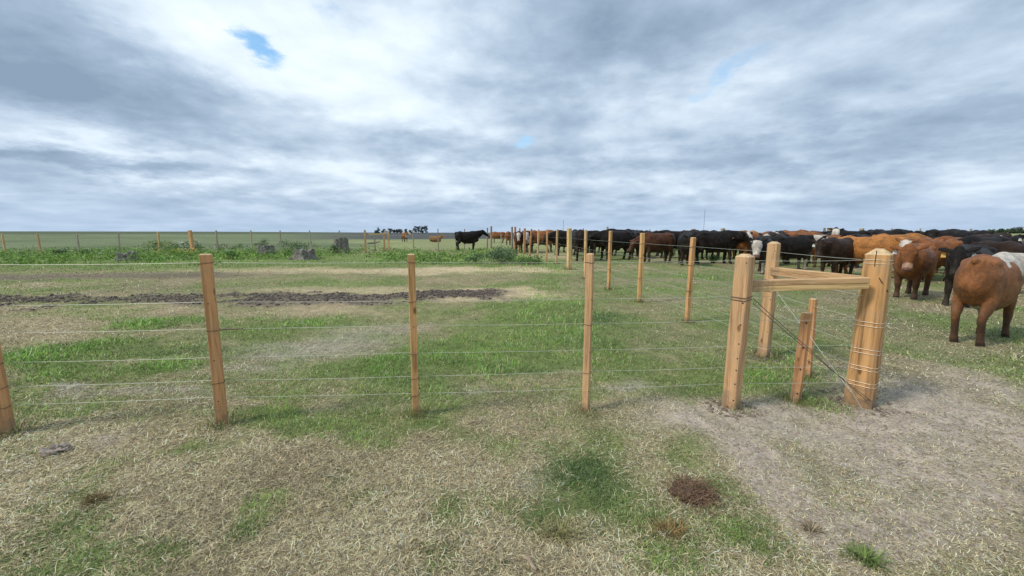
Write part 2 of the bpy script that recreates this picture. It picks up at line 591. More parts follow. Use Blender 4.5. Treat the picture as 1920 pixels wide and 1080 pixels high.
def blades(name, x, y, z, az, length, pitch, bend, side, width, col, mat):
    """curved strips of two segments: base pair, middle pair, tip"""
    n = len(x)
    dx, dy = np.cos(az), np.sin(az)
    sx, sy = -dy, dx
    p0 = np.stack([x, y, z], 1)
    l1, l2 = length * .5, length * .5
    pm = p0 + np.stack([dx * np.cos(pitch) * l1 + sx * side, dy * np.cos(pitch) * l1 + sy * side, np.sin(pitch) * l1], 1)
    p2_ = np.maximum(pitch - bend, -.35)
    a2 = az + side / np.maximum(length, .01) * -3.2
    pt = pm + np.stack([np.cos(a2) * np.cos(p2_) * l2, np.sin(a2) * np.cos(p2_) * l2, np.sin(p2_) * l2], 1)
    pt[:, 2] = np.maximum(pt[:, 2], z + .002)
    w = width[:, None] * .5
    S = np.stack([sx, sy, np.zeros(n)], 1)
    V = np.stack([p0 - S * w, p0 + S * w, pm - S * w * .9, pm + S * w * .9, pt], 1).reshape(-1, 3)
    b = (np.arange(n) * 5)[:, None]
    F = np.concatenate([b + np.array([[0, 1, 3, 2]]), b + np.array([[2, 3, 4, 4]])], 1)
    quads = (b + np.array([[0, 1, 3, 2]]))
    tris = (b + np.array([[2, 3, 4]]))
    flat = np.concatenate([quads, tris], 1).ravel()
    tot = np.tile([4, 3], n)
    cc = np.repeat(col, 5, axis=0)
    me = mesh_np(name, V, flat, tot, mat, cc)
    o = obj(name, me)
    o['kind'] = 'stuff'
    return o


POST_SPOTS = []


def build_grass():
    N = 640000
    px = RNG.uniform(-260, 2180, N)
    u = RNG.random(N)
    py = 468 + (1150 - 468) * u ** .95
    cx, cy = (px - 960) / F_PX, (540 - py) / F_PX
    dyy, dz = math.cos(PITCH) + cy * math.sin(PITCH), -math.sin(PITCH) + cy * math.cos(PITCH)
    t = -CAM_H / dz
    x, y = cx * t, dyy * t
    f = cover(x, y)
    z = relief(x, y, f)
    n = len(x)
    dist = np.hypot(np.hypot(x, y), CAM_H)
    right = sstep(0.3, 1.2, x - (2.2 + (y - 3) * -.02)) * (y < 22)
    keep_g = f['green'] * (1 - f['b'] * .8) * (1 - f['m'] * .5)
    r1 = RNG.random(n)
    is_green = r1 < np.clip(keep_g * np.where(y < 2.75, .78, 1.0) + .05, 0, 1) * (1 - .75 * f['b'])
    r2 = RNG.random(n)
    straw_p = np.clip((1 - keep_g) * .98, 0, 1) * (1 - .72 * np.clip(f['b'] * 1.3, 0, 1)) * (1 - .2 * f['m'])
    is_straw = (~is_green) & (r2 < straw_p)
    J = RNG.normal(0, 1, n)
    J2 = RNG.random(n)
    patchn = fbm(x, y, 3.3, 3, 91)
    # ---- green
    i = np.where(is_green)[0]
    k = len(i)
    col = np.tile(GREEN, (k, 1))
    col = lerp(col, np.tile(BRIGHT, (k, 1)), np.clip(f['G'][i], 0, 1))
    col = lerp(col, np.tile(DARKG, (k, 1)), np.clip(f['d'][i] * .9 + .25 * (fbm(x[i], y[i], .7, 3, 93) - .4), 0, 1))
    col = lerp(col, np.tile(OLIVE, (k, 1)), np.clip(f['o'][i] * .7 + .35 * f['b'][i] + (patchn[i] - .35) * .9, 0, 1) * (1 - f['G'][i]) * (1 - f['d'][i]))
    col = lerp(col, np.tile(STRAW * .85, (k, 1)), (RNG.random(k) < .12) * .8)
    col = np.clip(col * (0.55 + 1.5 * J2[i] ** 1.5)[:, None] * (1 + .08 * RNG.normal(0, 1, (k, 3))), .01, .7)
    tall = .55 + .85 * f['G'][i] + .35 * f['d'][i] + .25 * f['g'][i]
    tall *= np.where(y[i] < 2.7, .75, 1.0)
    tus = fbm(x[i], y[i], 3.4, 4, 97)
    tus = np.clip((tus - .5) * 2.2 + .5, 0, 1)
    col = np.clip(col * (.66 + .62 * tus)[:, None], .01, .7)
    tall = tall * (.55 + .95 * tus)
    ln = np.clip((.050 + .017 * J[i]), .018, .11) * tall * (1 - .4 * f['b'][i])
    ln *= 1 + np.clip((dist[i] - 5) / 26, 0, 1.0)
    wd = np.maximum(.0022 + .0010 * RNG.random(k), .00095 * dist[i])
    blades('grass', x[i], y[i], z[i] - .004, RNG.uniform(0, 6.283, k), ln, RNG.uniform(.45, 1.35, k), RNG.uniform(.3, 1.4, k),
           RNG.normal(0, .12, k) * ln, wd, col, M_GRASS)
    # ---- dry straw, mostly lying
    i = np.where(is_straw)[0]
    k = len(i)
    col = np.tile(STRAW, (k, 1))
    col = lerp(col, np.tile(WHITE, (k, 1)), np.clip(f['w'][i] * .8 + (RNG.random(k) < .15) * .6, 0, 1))
    col = lerp(col, np.tile(OLIVE, (k, 1)), np.clip(RNG.random(k) * 1.0 - .35 + .3 * f['o'][i], 0, 1) * .75)
    col = lerp(col, np.tile(C(.27, .20, .12), (k, 1)), (RNG.random(k) < .25) * .7)
    col = lerp(col, np.tile(C(.25, .20, .15), (k, 1)), np.clip(f['m'][i] * .9, 0, 1))
    col = np.clip(col * (0.40 + 1.35 * J2[i] ** 1.6)[:, None] * (.7 + .6 * fbm(x[i], y[i], 1.6, 4, 95))[:, None], .02, .8)
    ln = np.clip(.034 + .016 * J[i], .010, .11) * (1 - .45 * f['b'][i])
    ln *= 1 + np.clip((dist[i] - 5) / 30, 0, 1.0)
    wd = np.maximum(.0022 + .0010 * RNG.random(k), .00095 * dist[i])
    pit = np.abs(RNG.normal(.05, .32, k))
    blades('straw', x[i], y[i], z[i] + .001, RNG.uniform(0, 6.283, k), ln, pit, RNG.uniform(.0, .9, k), RNG.normal(0, .28, k) * ln, wd, col, M_STRAW)


build_grass()


# ------------------------------------------------------------------ materials for things
def wood_mat(name, base, dark, grey=0.0, scale=1.0):
    m = bpy.data.materials.new(name)
    m.use_nodes = True
    t = m.node_tree
    t.nodes.clear()
    g = NT(t)
    out = g.n('ShaderNodeOutputMaterial')
    p = g.n('ShaderNodeBsdfPrincipled')
    g.link(p.outputs[0], out.inputs[0])
    tc = g.n('ShaderNodeTexCoord')
    oi = g.n('ShaderNodeObjectInfo')
    mp = g.n('ShaderNodeMapping')
    g.link(tc.outputs['Object'], mp.inputs[0])
    off = g.n('ShaderNodeCombineXYZ')
    g.put(off.inputs[0], g.m('MULTIPLY', oi.outputs['Random'], 37.0))
    g.put(off.inputs[2], g.m('MULTIPLY', oi.outputs['Random'], 11.0))
    g.link(off.outputs[0], mp.inputs['Location'])
    mp.inputs['Scale'].default_value = (28 * scale, 28 * scale, 1.5 * scale)
    n1 = g.noise(mp.outputs[0], 1.0, 6, .6, .6)
    n2 = g.noise(mp.outputs[0], 5.0, 4, .6, .2)
    n3 = g.noise(tc.outputs['Object'], 3.2, 5, .6)
    vo = g.n('ShaderNodeTexVoronoi')
    mp2 = g.n('ShaderNodeMapping')
    g.link(tc.outputs['Object'], mp2.inputs[0])
    g.link(off.outputs[0], mp2.inputs['Location'])
    mp2.inputs['Scale'].default_value = (9, 9, 4.2)
    g.link(mp2.outputs[0], vo.inputs['Vector'])
    vo.inputs['Scale'].default_value = 1.0
    knot = g.smooth(vo.outputs['Distance'], .06, .17, .8, 0.0)
    c = g.ramp(g.m('ADD', g.m('MULTIPLY', n1, .75), g.m('MULTIPLY', n2, .3)), [(.39, tuple(v * .8 for v in dark)), (.52, base), (.64, tuple(min(1, v * 1.22) for v in base))])
    hs = g.n('ShaderNodeHueSaturation')
    g.put(hs.inputs['Hue'], g.m('ADD', .488, g.m('MULTIPLY', oi.outputs['Random'], .022)))
    g.put(hs.inputs['Saturation'], g.m('ADD', .80, g.m('MULTIPLY', n3, .30)))
    g.put(hs.inputs['Value'], g.m('ADD', .70, g.m('ADD', g.m('MULTIPLY', n3, .35), g.m('MULTIPLY', oi.outputs['Random'], .22))))
    g.put(hs.inputs['Color'], c)
    sp = g.n('ShaderNodeSeparateXYZ')
    g.link(tc.outputs['Object'], sp.inputs[0])
    n4 = g.noise(tc.outputs['Object'], 14.0, 6, .7)
    splash = g.m('MULTIPLY', g.smooth(g.m('SUBTRACT', n4, g.m('MULTIPLY', g.m('ABSOLUTE', sp.outputs[2]), 1.6)), .18, .5), .65)
    grey = g.m('MULTIPLY', g.smooth(n3, .48, .72), .5)
    hc = g.mix(grey, hs.outputs[0], (.36, .30, .23, 1))
    hc = g.mix(splash, hc, (.20, .155, .115, 1))
    c = g.mix(knot, hc, (dark[0] * .35, dark[1] * .3, dark[2] * .3, 1))
    g.link(c, p.inputs['Base Color'])
    p.inputs['Roughness'].default_value = .72
    p.inputs['Specular IOR Level'].default_value = .25
    bp = g.n('ShaderNodeBump')
    bp.inputs['Strength'].default_value = .35
    bp.inputs['Distance'].default_value = .006
    g.put(bp.inputs['Height'], n1)
    g.link(bp.outputs[0], p.inputs['Normal'])
    return m


def plain_mat(name, col, rough=.6, metal=0.0, noise=0.0, nscale=20.0, bump=0.0):
    m = bpy.data.materials.new(name)
    m.use_nodes = True
    t = m.node_tree
    t.nodes.clear()
    g = NT(t)
    out = g.n('ShaderNodeOutputMaterial')
    p = g.n('ShaderNodeBsdfPrincipled')
    g.link(p.outputs[0], out.inputs[0])
    p.inputs['Roughness'].default_value = rough
    p.inputs['Metallic'].default_value = metal
    tc = g.n('ShaderNodeTexCoord')
    n = g.noise(tc.outputs['Object'], nscale, 6, .65)
    v = g.smooth(n, .3, .7, 1 - noise, 1 + noise)
    g.link(g.mix(1.0, (*col, 1), v, 'MULTIPLY'), p.inputs['Base Color'])
    if bump:
        bp = g.n('ShaderNodeBump')
        bp.inputs['Strength'].default_value = .8
        bp.inputs['Distance'].default_value = bump
        g.put(bp.inputs['Height'], n)
        g.link(bp.outputs[0], p.inputs['Normal'])
    return m


M_WOOD = wood_mat('sawn_orange_wood', (.60, .305, .115), (.38, .170, .060))
M_PALE = wood_mat('sawn_pale_wood', (.65, .415, .180), (.46, .26, .105))
M_HEAVY = wood_mat('heavy_post_wood', (.52, .265, .098), (.31, .145, .048), scale=.7)
M_END = plain_mat('sawn_end_grain', (.60, .43, .24), .8, 0, .2, 40)
M_GREYW = wood_mat('weathered_post_wood', (.36, .31, .235), (.22, .185, .14))
M_WIRE = plain_mat('galvanised_wire', (.56, .58, .50), .5, .2)
M_WIRED = plain_mat('dark_wire', (.12, .095, .075), .6, .2)
M_TIE = plain_mat('tie_wire', (.16, .095, .055), .6, .2)
M_RING = plain_mat('wrap_wire', (.62, .50, .36), .5, .25)
M_HOLE = plain_mat('bolt_hole', (.035, .022, .015), .9)


# ------------------------------------------------------------------ timber
def post_bm(base, top, w, d, yaw=0.0, chamfer=.25, cap=.02, taper=0.0, sink=.3, rough=.0):
    """squared timber from base to top (world points): chamfered arrises, sawn pyramid edge at the top"""
    bm = bmesh.new()
    ax = (top - base).normalized()
    sidex = Vector((math.cos(yaw), math.sin(yaw), 0))
    sidex = (sidex - ax * sidex.dot(ax)).normalized()
    sidey = ax.cross(sidex)
    L = (top - base).length

    def ring(h, k, wob=0.0):
        c = base + ax * h
        hw, hd = w * .5 * k, d * .5 * k
        e = chamfer * min(hw, hd)
        pts = [(hw - e, -hd), (hw, -hd + e), (hw, hd - e), (hw - e, hd), (-hw + e, hd), (-hw, hd - e), (-hw, -hd + e), (-hw + e, -hd)]
        return [bm.verts.new(c + sidex * (px + random.uniform(-wob, wob)) + sidey * (py + random.uniform(-wob, wob))) for px, py in pts]
    hs = [-sink, 0.0, L * .25, L * .5, L * .75, L - cap, L]
    rings = []
    for i, h in enumerate(hs):
        k = 1 + taper * (1 - max(h, 0) / L)
        if i == len(hs) - 1:
            k = max(.3, 1 - cap * 1.3 / (min(w, d) * .5))
        rings.append(ring(h, k, rough))
    for a, b in zip(rings, rings[1:]):
        for i in range(8):
            bm.faces.new((a[i], a[(i + 1) % 8], b[(i + 1) % 8], b[i]))
    fs = [bm.faces.new(rings[-1])]
    bm.faces.new(rings[0][::-1])
    for f_ in bm.faces:
        if all(v in rings[-1] or v in rings[-2] for v in f_.verts):
            f_.material_index = 1
    return bm


def local_obj(name, bm, mat, parent, origin):
    """mesh object whose own origin is at `origin` (so that wood grain runs along its own axis)"""
    bmesh.ops.translate(bm, verts=bm.verts, vec=-origin)
    pl = Vector(origin)
    if parent is not None:
        pl = pl - world_loc(parent)
    return bm_obj(name, bm, mat, parent, loc=pl)


def world_loc(o):
    v = Vector((0, 0, 0))
    while o is not None:
        v = v + o.location
        o = o.parent
    return v


def tube_bm(bm, pts, r, n=6):
    prev = None
    for i, p in enumerate(pts):
        t = (pts[min(i + 1, len(pts) - 1)] - pts[max(i - 1, 0)]).normalized()
        up = Vector((0, 0, 1)) if abs(t.z) < .95 else Vector((1, 0, 0))
        a = t.cross(up).normalized()
        b = t.cross(a)
        rad = r[i] if isinstance(r, (list, tuple)) else r
        ring = [bm.verts.new(p + (a * math.cos(2 * math.pi * k / n) + b * math.sin(2 * math.pi * k / n)) * rad) for k in range(n)]
        if prev:
            for k in range(n):
                bm.faces.new((prev[k], prev[(k + 1) % n], ring[(k + 1) % n], ring[k]))
        else:
            bm.faces.new(ring[::-1])
        prev = ring
    bm.faces.new(prev)
    return bm


def wire(parent, pts, r=.0022, mat=None, name='wire', sag=.006, n=5):
    bm = bmesh.new()
    P = []
    for a, b in zip(pts, pts[1:]):
        for k in range(4):
            t = k / 4
            p = a.lerp(b, t)
            p = p + Vector((0, 0, -sag * 4 * t * (1 - t)))
            P.append(p)
    P.append(pts[-1])
    tube_bm(bm, P, r, n)
    return local_obj(name, bm, mat or M_WIRE, parent, pts[0])


def band_ring(parent, c, ax, w, d, yaw, r, mat, name, grow=1.03, tilt=0.0, chamfer=.25):
    """loop of wire round a squared post, centre c"""
    sidex = Vector((math.cos(yaw), math.sin(yaw), 0))
    sidex = (sidex - ax * sidex.dot(ax)).normalized()
    sidey = ax.cross(sidex)
    hw, hd = w * .5 * grow + r, d * .5 * grow + r
    e = chamfer * min(hw, hd)
    pts = [(hw - e, -hd), (hw, -hd + e), (hw, hd - e), (hw - e, hd), (-hw + e, hd), (-hw, hd - e), (-hw, -hd + e), (-hw + e, -hd)]
    bm = bmesh.new()
    P = [c + sidex * a + sidey * b + ax * (tilt * a) for a, b in pts]
    P = P + [P[0]]
    tube_bm(bm, P, r, 5)
    return local_obj(name, bm, mat, parent, c)


def sub_nail(post, p, size=.006):
    bm = bmesh.new()
    bmesh.ops.create_icosphere(bm, subdivisions=1, radius=size)
    bmesh.ops.translate(bm, verts=bm.verts, vec=p)
    return local_obj('bolt_hole', bm, M_HOLE, post, p)


def fence_post(fence, bpx, tpx, w, d=None, yaw=0.0, mat=None, chamfer=.2, cap=.008, taper=0.0, name='post', sink=.3, label=None, rough=.002):
    b = at(*bpx)
    t = at_y(tpx[0], tpx[1], b.y)
    b = b + Vector((0, 0, 0))
    bm = post_bm(b, t, w, d or w, yaw, chamfer, cap, taper, sink, rough)
    o = local_obj(name, bm, mat or M_WOOD, fence, b)
    o.data.materials.append(M_END)
    if label:
        o['label'] = label
    return o, b, t


HEIGHTS = None


def pw(px_w, row, col=960):
    """metres for a width in photo pixels at a ground row"""
    return px_w * at(col, row).y / F_PX


# ---- near fence
near_b = at(780, 780)
NEAR = thing('wire_fence', 'nearest wire fence with orange sawn posts across the foreground grass', 'fence', at(780, 780), group=None)
near_posts = [((12, 810), (-52, 478), .066, M_WOOD, .45), ((418, 798), (385, 476), .066, M_WOOD, .55), ((780, 781), (771, 476), .048, M_WOOD, .25), ((1098, 773), (1107, 475), .047, M_PALE, -.5)]
NP = []
for bp_, tp_, w_, m_, yw in near_posts:
    o, b, t = fence_post(NEAR, bp_, tp_, w_, None, yw, m_, .10, .006, 0, rough=.0015)
    NP.append((o, b, t, w_, yw))
WROWS = [(1, [493, 567.5, 618.5, 673, 716, 748]), (2, [492, 565, 611, 663, 708, 740]), (3, [492, 561, 608, 658, 698, 731])]


def on_post(b, t, py):
    """point on a post's axis at photo row py"""
    lo, hi = 0.0, 1.0
    for _ in range(30):
        mid = (lo + hi) / 2
        p = b.lerp(t, mid)
        v = p - cam.location
        cy = v.y * math.cos(PITCH) - v.z * math.sin(PITCH)
        uy = v.y * math.sin(PITCH) + v.z * math.cos(PITCH)
        row = 540 - F_PX * uy / cy
        if row > py:
            lo = mid
        else:
            hi = mid
    return b.lerp(t, lo)


WPTS = []   # per post: six wire points
for idx, rows in WROWS:
    o, b, t, w_, yw = NP[idx]
    WPTS.append([on_post(b, t, r_) for r_ in rows])
WZ = [sum(w[i].z for w in WPTS) / 3 for i in range(6)]     # heights of the six wires

# ---- corner brace
COR_YAW, BR_YAW = .42, .36
cb = at(1611, 757)
BRACE = thing('corner_brace', 'braced corner of heavy orange posts, rails and short stakes at the fence corner', 'fence corner', cb)
o_c, c_b, c_t = fence_post(BRACE, (1611, 755), (1650, 466), .125, .145, .62, M_HEAVY, .26, .046, .20, name='corner_post', sink=.4, rough=.002, label='thickest post, chamfered top, bound with rings of wire')
o_f, f_b, f_t = fence_post(BRACE, (1370, 766), (1398, 476), .100, None, .62, M_PALE, .12, .022, 0, name='post', sink=.35, rough=.002)
o_r, r_b, r_t = fence_post(BRACE, (1432, 667), (1452, 453), .096, None, .55, M_PALE, .12, .022, 0, name='post', sink=.35, rough=.002)
o_s1, s1_b, s1_t = fence_post(BRACE, (1492, 750), (1513, 586), .060, None, .6, M_WOOD, .10, .004, 0, name='stake', rough=.002)
o_s2, s2_b, s2_t = fence_post(BRACE, (1514, 706), (1525, 560), .052, None, .6, M_WOOD, .10, .004, 0, name='stake', rough=.002)


def rail(a, b, h, d, mat, name='rail'):
    bm = bmesh.new()
    ax = (b - a).normalized()
    s = Vector((0, 0, 1)).cross(ax).normalized()
    u = ax.cross(s)
    e = .004
    P = [(-d / 2 + e, -h / 2), (d / 2 - e, -h / 2), (d / 2, -h / 2 + e), (d / 2, h / 2 - e), (d / 2 - e, h / 2), (-d / 2 + e, h / 2), (-d / 2, h / 2 - e), (-d / 2, -h / 2 + e)]
    L = (b - a).length
    # built along local z so that the grain follows it
    rings = []
    for k in range(5):
        z = L * k / 4
        rings.append([bm.verts.new((p, q + random.uniform(-.0015, .0015), z)) for p, q in P])
    for r0, r1 in zip(rings, rings[1:]):
        for i in range(8):
            bm.faces.new((r0[i], r0[(i + 1) % 8], r1[(i + 1) % 8], r1[i]))
    bm.faces.new(rings[0][::-1])
    bm.faces.new(rings[-1])
    o = bm_obj(name, bm, mat, BRACE)
    M = Matrix((s, u, ax)).transposed().to_4x4()
    o.rotation_euler = M.to_euler()
    o.location = a - BRACE.location
    return o


def on_ray_depth(px, py, y):
    return at_y(px, py, y)


fr_a = at_y(1405, 536, f_b.y + .03)
fr_b = at_y(1622, 530, c_b.y - .05)
up = Vector((0, 0, .0215))
rail(fr_a + up, fr_b + up, .042, .075, M_PALE)
rail(fr_a - up, fr_b - up, .042, .072, M_PALE)
rr_a = at_y(1447, 508, r_b.y)
rr_b = at_y(1630, 529, c_b.y + .05)
rail(rr_a + up, rr_b + up, .042, .075, M_PALE)
rail(rr_a - up, rr_b - up, .042, .072, M_PALE)

# rings of wire round the corner post
caxis = (c_t - c_b).normalized()
for row in (487, 493.5, 602, 609, 652, 659, 683.5, 690, 713, 719):
    c = on_post(c_b, c_t, row)
    hfrac = (c - c_b).length / (c_t - c_b).length
    k = 1 + .20 * (1 - hfrac)
    band_ring(BRACE, c, caxis, .125 * k, .145 * k, .62, .0026, M_RING, 'wire_ring', 1.012, random.uniform(-.03, .03), .34)
# crack down from the top and slanting saw cut
for pts in ([(1644, 470), (1641, 490), (1640, 500)], [(1648, 521), (1658, 536), (1665, 548)]):
    bm = bmesh.new()
    P = [at_y(px_, py_, c_b.y - .083) for px_, py_ in pts]
    tube_bm(bm, P, .003, 5)
    local_obj('crack', bm, M_HOLE, o_c, P[0])

# diagonal brace wires
fa = on_post(f_b, f_t, 560)
foot = at(1606, 757)
for k, (ox, oz) in enumerate([(.05, .012), (.055, -.025)]):
    a = fa + Vector((ox, -.06, oz))
    bp2 = at_y(1618 + 14 * k, 745 + 6 * k, c_b.y - .10)
    wire(BRACE, [a, a.lerp(bp2, .5) + Vector((0, 0, -.012 * k)), bp2, at(1652 + 18 * k, 772 + 5 * k)], .0027, M_WIRED, 'brace_wire', .004)
ra = on_post(r_b, r_t, 545)
for k in range(1):
    a = ra + Vector((.03 + .05 * k, -.065, .02 * k))
    bp2 = at_y(1596 + 16 * k, 735 + 8 * k, c_b.y - .10)
    wire(BRACE, [a, a.lerp(bp2, .5), bp2], .0021, M_WIRE, 'brace_wire', .004)
wire(BRACE, [at_y(1580, 706, c_b.y - .125), at(1620, 772)], .0022, M_WIRE, 'brace_wire', .002)
faxis = (f_t - f_b).normalized()
for row in (556, 561):
    band_ring(BRACE, on_post(f_b, f_t, row), faxis, .100, .100, .62, .003, M_WIRED, 'wire_ring', 1.01, .06, .12)
raxis = (r_t - r_b).normalized()
for row in (545, 652):
    band_ring(BRACE, on_post(r_b, r_t, row), raxis, .096, .096, .55, .0025, M_RING, 'wire_ring', 1.01, .03, .12)
# bolt holes on the brace posts and stakes
for (po, pb, pt, rows, hw) in ((o_f, f_b, f_t, (492, 566, 606, 641, 668, 690, 715, 745), .056), (o_r, r_b, r_t, (470, 560, 590, 620), .054), (o_s1, s1_b, s1_t, (604, 650, 690, 735), .031)):
    for r_ in rows:
        p = on_post(pb, pt, r_) + Vector((-.018, -hw, 0))
        sub_nail(po, p, .0075)

# near fence wires: from beyond the left edge to the corner post
left_dir = (NP[0][1] - NP[1][1])
for i in range(6):
    pts = []
    p0 = NP[0][1].copy()
    p0.z = WZ[i]
    pm1 = p0 + left_dir * 2.2
    seq = [pm1, p0 + Vector((0, .03, 0))]
    for (o, b, t, w_, yw), wp in zip(NP[1:], WPTS):
        seq.append(wp[i] + Vector((0, w_ * .5 + .004, 0)))
    e = f_b.lerp(f_t, 0).copy()
    k = WZ[i] / f_t.z
    pf = f_b.lerp(f_t, k)
    pc = c_b.lerp(c_t, WZ[i] / c_t.z)
    seq.append(pf + Vector((0, .055, 0)))
    seq.append(pc + Vector((-.10, -.02, 0)))
    wire(NEAR, seq, .0013, M_WIRE)
    # ties on the posts
    for j, (o, b, t, w_, yw) in enumerate(NP):
        if j == 0:
            c = b.lerp(t, WZ[i] / t.z)
        else:
            c = WPTS[j - 1][i]
        if (i + j) % 2 == 1 or i in (0, 4):
            band_ring(o, c, (t - b).normalized(), w_, w_, yw, .0022, M_TIE, 'wire_tie', 1.01, random.uniform(-.12, .12), .10)
        else:
            sub_nail(o, c + Vector((w_ * .25, -w_ * .62, 0)), .0045)
# dark splice on the third wire
sp = WPTS[0][2] + Vector((.05, -.0, 0))
bm = bmesh.new()
tube_bm(bm, [sp, sp + Vector((.14, .02, .004))], .0042, 5)
local_obj('wire_splice', bm, M_TIE, NEAR, sp)

# ---- second fence, running away from the corner
SEC = thing('wire_fence', 'wire fence of orange posts receding from the braced corner past the herd', 'fence', at(1141, 541))
sec = [((1288, 604), (1300, 445), 10.5, M_WOOD), ((1198, 567), (1205, 437), 9.5, M_WOOD), ((1141, 542), (1145, 433), 7, M_WOOD), ((1097, 522), (1098.5, 431), 6, M_PALE),
       ((1067, 506), (1067.5, 428), 10, M_PALE), ((1043, 496), (1045, 430), 4.2, M_PALE), ((1025, 491), (1026, 430), 4, M_WOOD), ((1008, 486), (1010, 430), 4, M_PALE),
       ((993, 480), (996.5, 429), 3.6, M_WOOD), ((983, 476), (984, 428), 5.5, M_WOOD), ((973.5, 473), (974.5, 427.5), 3, M_WOOD), ((966, 471), (966, 425), 4.5, M_WOOD), ((960, 470), (960, 425), 4.2, M_GREYW)]
SP = []
for bpx, tpx, wpx, m_ in sec:
    w_ = pw(wpx, bpx[1]) * .70
    o, b, t = fence_post(SEC, bpx, tpx, w_, None, random.uniform(.1, .6), m_, .12, .008, 0)
    SP.append((o, b, t, w_))
for i in range(6):
    pc = c_b.lerp(c_t, WZ[i] / c_t.z)
    seq = [pc + Vector((-.09, .05, 0)), r_b.lerp(r_t, WZ[i] / r_t.z) + Vector((.05, 0, 0))]
    for (o, b, t, w_) in SP:
        seq.append(b.lerp(t, min(.97, WZ[i] / t.z)) + Vector((w_ * .55, 0, 0)))
    wire(SEC, seq, .0014, M_WIRE, sag=.004)
    for (o, b, t, w_) in SP[:4]:
        if i in (0, 1, 3):
            band_ring(o, b.lerp(t, WZ[i] / t.z), (t - b).normalized(), w_, w_, .3, .003, M_TIE, 'wire_tie', 1.25, .1)

# ---- far fence closing the paddock
FAR = thing('wire_fence', 'distant wire fence along the far side of the paddock with a small brace', 'fence', at(580, 470))
farp = [((921, 465), (921, 424), 4, M_GREYW), ((913.5, 465), (914, 427), 3, M_GREYW), ((940, 462), (939, 439), 2, M_GREYW), ((871, 466), (871, 429), 2.4, M_GREYW), ((822, 470), (821, 429), 2.4, M_GREYW),
        ((776, 473), (774, 430), 2.6, M_GREYW), ((729, 471), (728, 434), 3.6, M_PALE), ((721, 471), (720, 436), 4, M_PALE), ((686, 474), (684, 431), 5, M_PALE), ((638, 472), (636, 432), 2.4, M_GREYW), ((583, 472), (580, 432), 2.4, M_GREYW),
        ((528, 473), (525, 432), 2.4, M_GREYW), ((473, 473), (470, 432), 2.6, M_GREYW), ((409, 474), (405, 432), 3, M_GREYW), ((363, 476), (355.5, 432), 7, M_WOOD), ((300, 474), (296, 434), 3.4, M_PALE), ((225, 475), (222, 436), 2.6, M_GREYW),
        ((149, 475), (144, 438), 3, M_GREYW), ((77, 477), (70, 438), 3.2, M_PALE), ((11, 478), (4, 438), 3.2, M_PALE), ((-62, 479), (-70, 438), 3.2, M_GREYW), ((-140, 480), (-150, 438), 3.2, M_GREYW)]
FP = []
for bpx, tpx, wpx, m_ in farp:
    o, b, t = fence_post(FAR, bpx, tpx, pw(wpx, bpx[1]) * .72, None, random.uniform(-.3, .5), m_, .12, .008, 0, label='heavier post leaning to one side' if wpx == 7 else None)
    FP.append((b, t))
for i in range(6):
    seq = [SP[-1][1].lerp(SP[-1][2], min(.97, WZ[i] / SP[-1][2].z))]
    for b, t in FP:
        if t.z < 1.2:
            continue
        seq.append(b.lerp(t, min(.97, WZ[i] / t.z)) + Vector((0, .06, 0)))
    wire(FAR, seq, .0025, M_WIRE, sag=.01)
a, b = at_y(688, 439, FP[8][0].y), at_y(721, 439, FP[7][0].y)
o = rail(a, b, .11, .10, M_PALE)
o.parent = FAR
o.location = a - FAR.location
bm = bmesh.new()
a, b = at_y(690, 456, FP[8][0].y), at_y(713, 453, FP[7][0].y + .3)
tube_bm(bm, [a, a.lerp(b, .5) - Vector((0, 0, .03)), b], [.05, .06, .04], 7)
local_obj('brace_log', bm, M_GREYW, FAR, a)
o, b, t = fence_post(FAR, (704, 471), (702, 446), pw(2.6, 471), None, .2, M_GREYW, .1, .004, name='stake')

# ---- fence behind the herd
BACK = thing('wire_fence', 'weathered grey fence posts showing above the backs of the herd', 'fence', at(1500, 470))
backp = [(1094, 428, 2.4, 474), (1139, 425, 4, 470), (1177, 428.5, 2.2, 472), (1218.5, 430, 2.6, 474), (1300, 429, 8.5, 474), (1355.5, 428, 8.5, 473), (1365, 431, 4, 473), (1410, 432, 2.4, 474), (1456, 432, 3, 476), (1501.5, 430, 4, 476), (1546, 427, 4.5, 474), (1556, 427, 9.5, 474),
         (1616, 428, 8.5, 475), (1672.5, 428, 3.4, 480), (1726, 428, 2.6, 474), (1777.5, 429, 3.6, 484), (1820.5, 428.5, 4.0, 492), (1914, 444, 2.4, 470), (1985, 430, 4, 488)]
BP = []
for px_, ty, wpx, by in backp:
    o, b, t = fence_post(BACK, (px_ - (px_ - 960) * .004, by), (px_, ty), pw(wpx, by) * .66, None, random.uniform(0, .5), M_GREYW, .12, .008, 0)
    BP.append((b, t))
for i in range(6):
    wire(BACK, [b.lerp(t, min(.97, WZ[i] / t.z)) + Vector((0, .15, 0)) for b, t in BP if t.z > 1.3], .0025, M_WIRE, sag=.01)

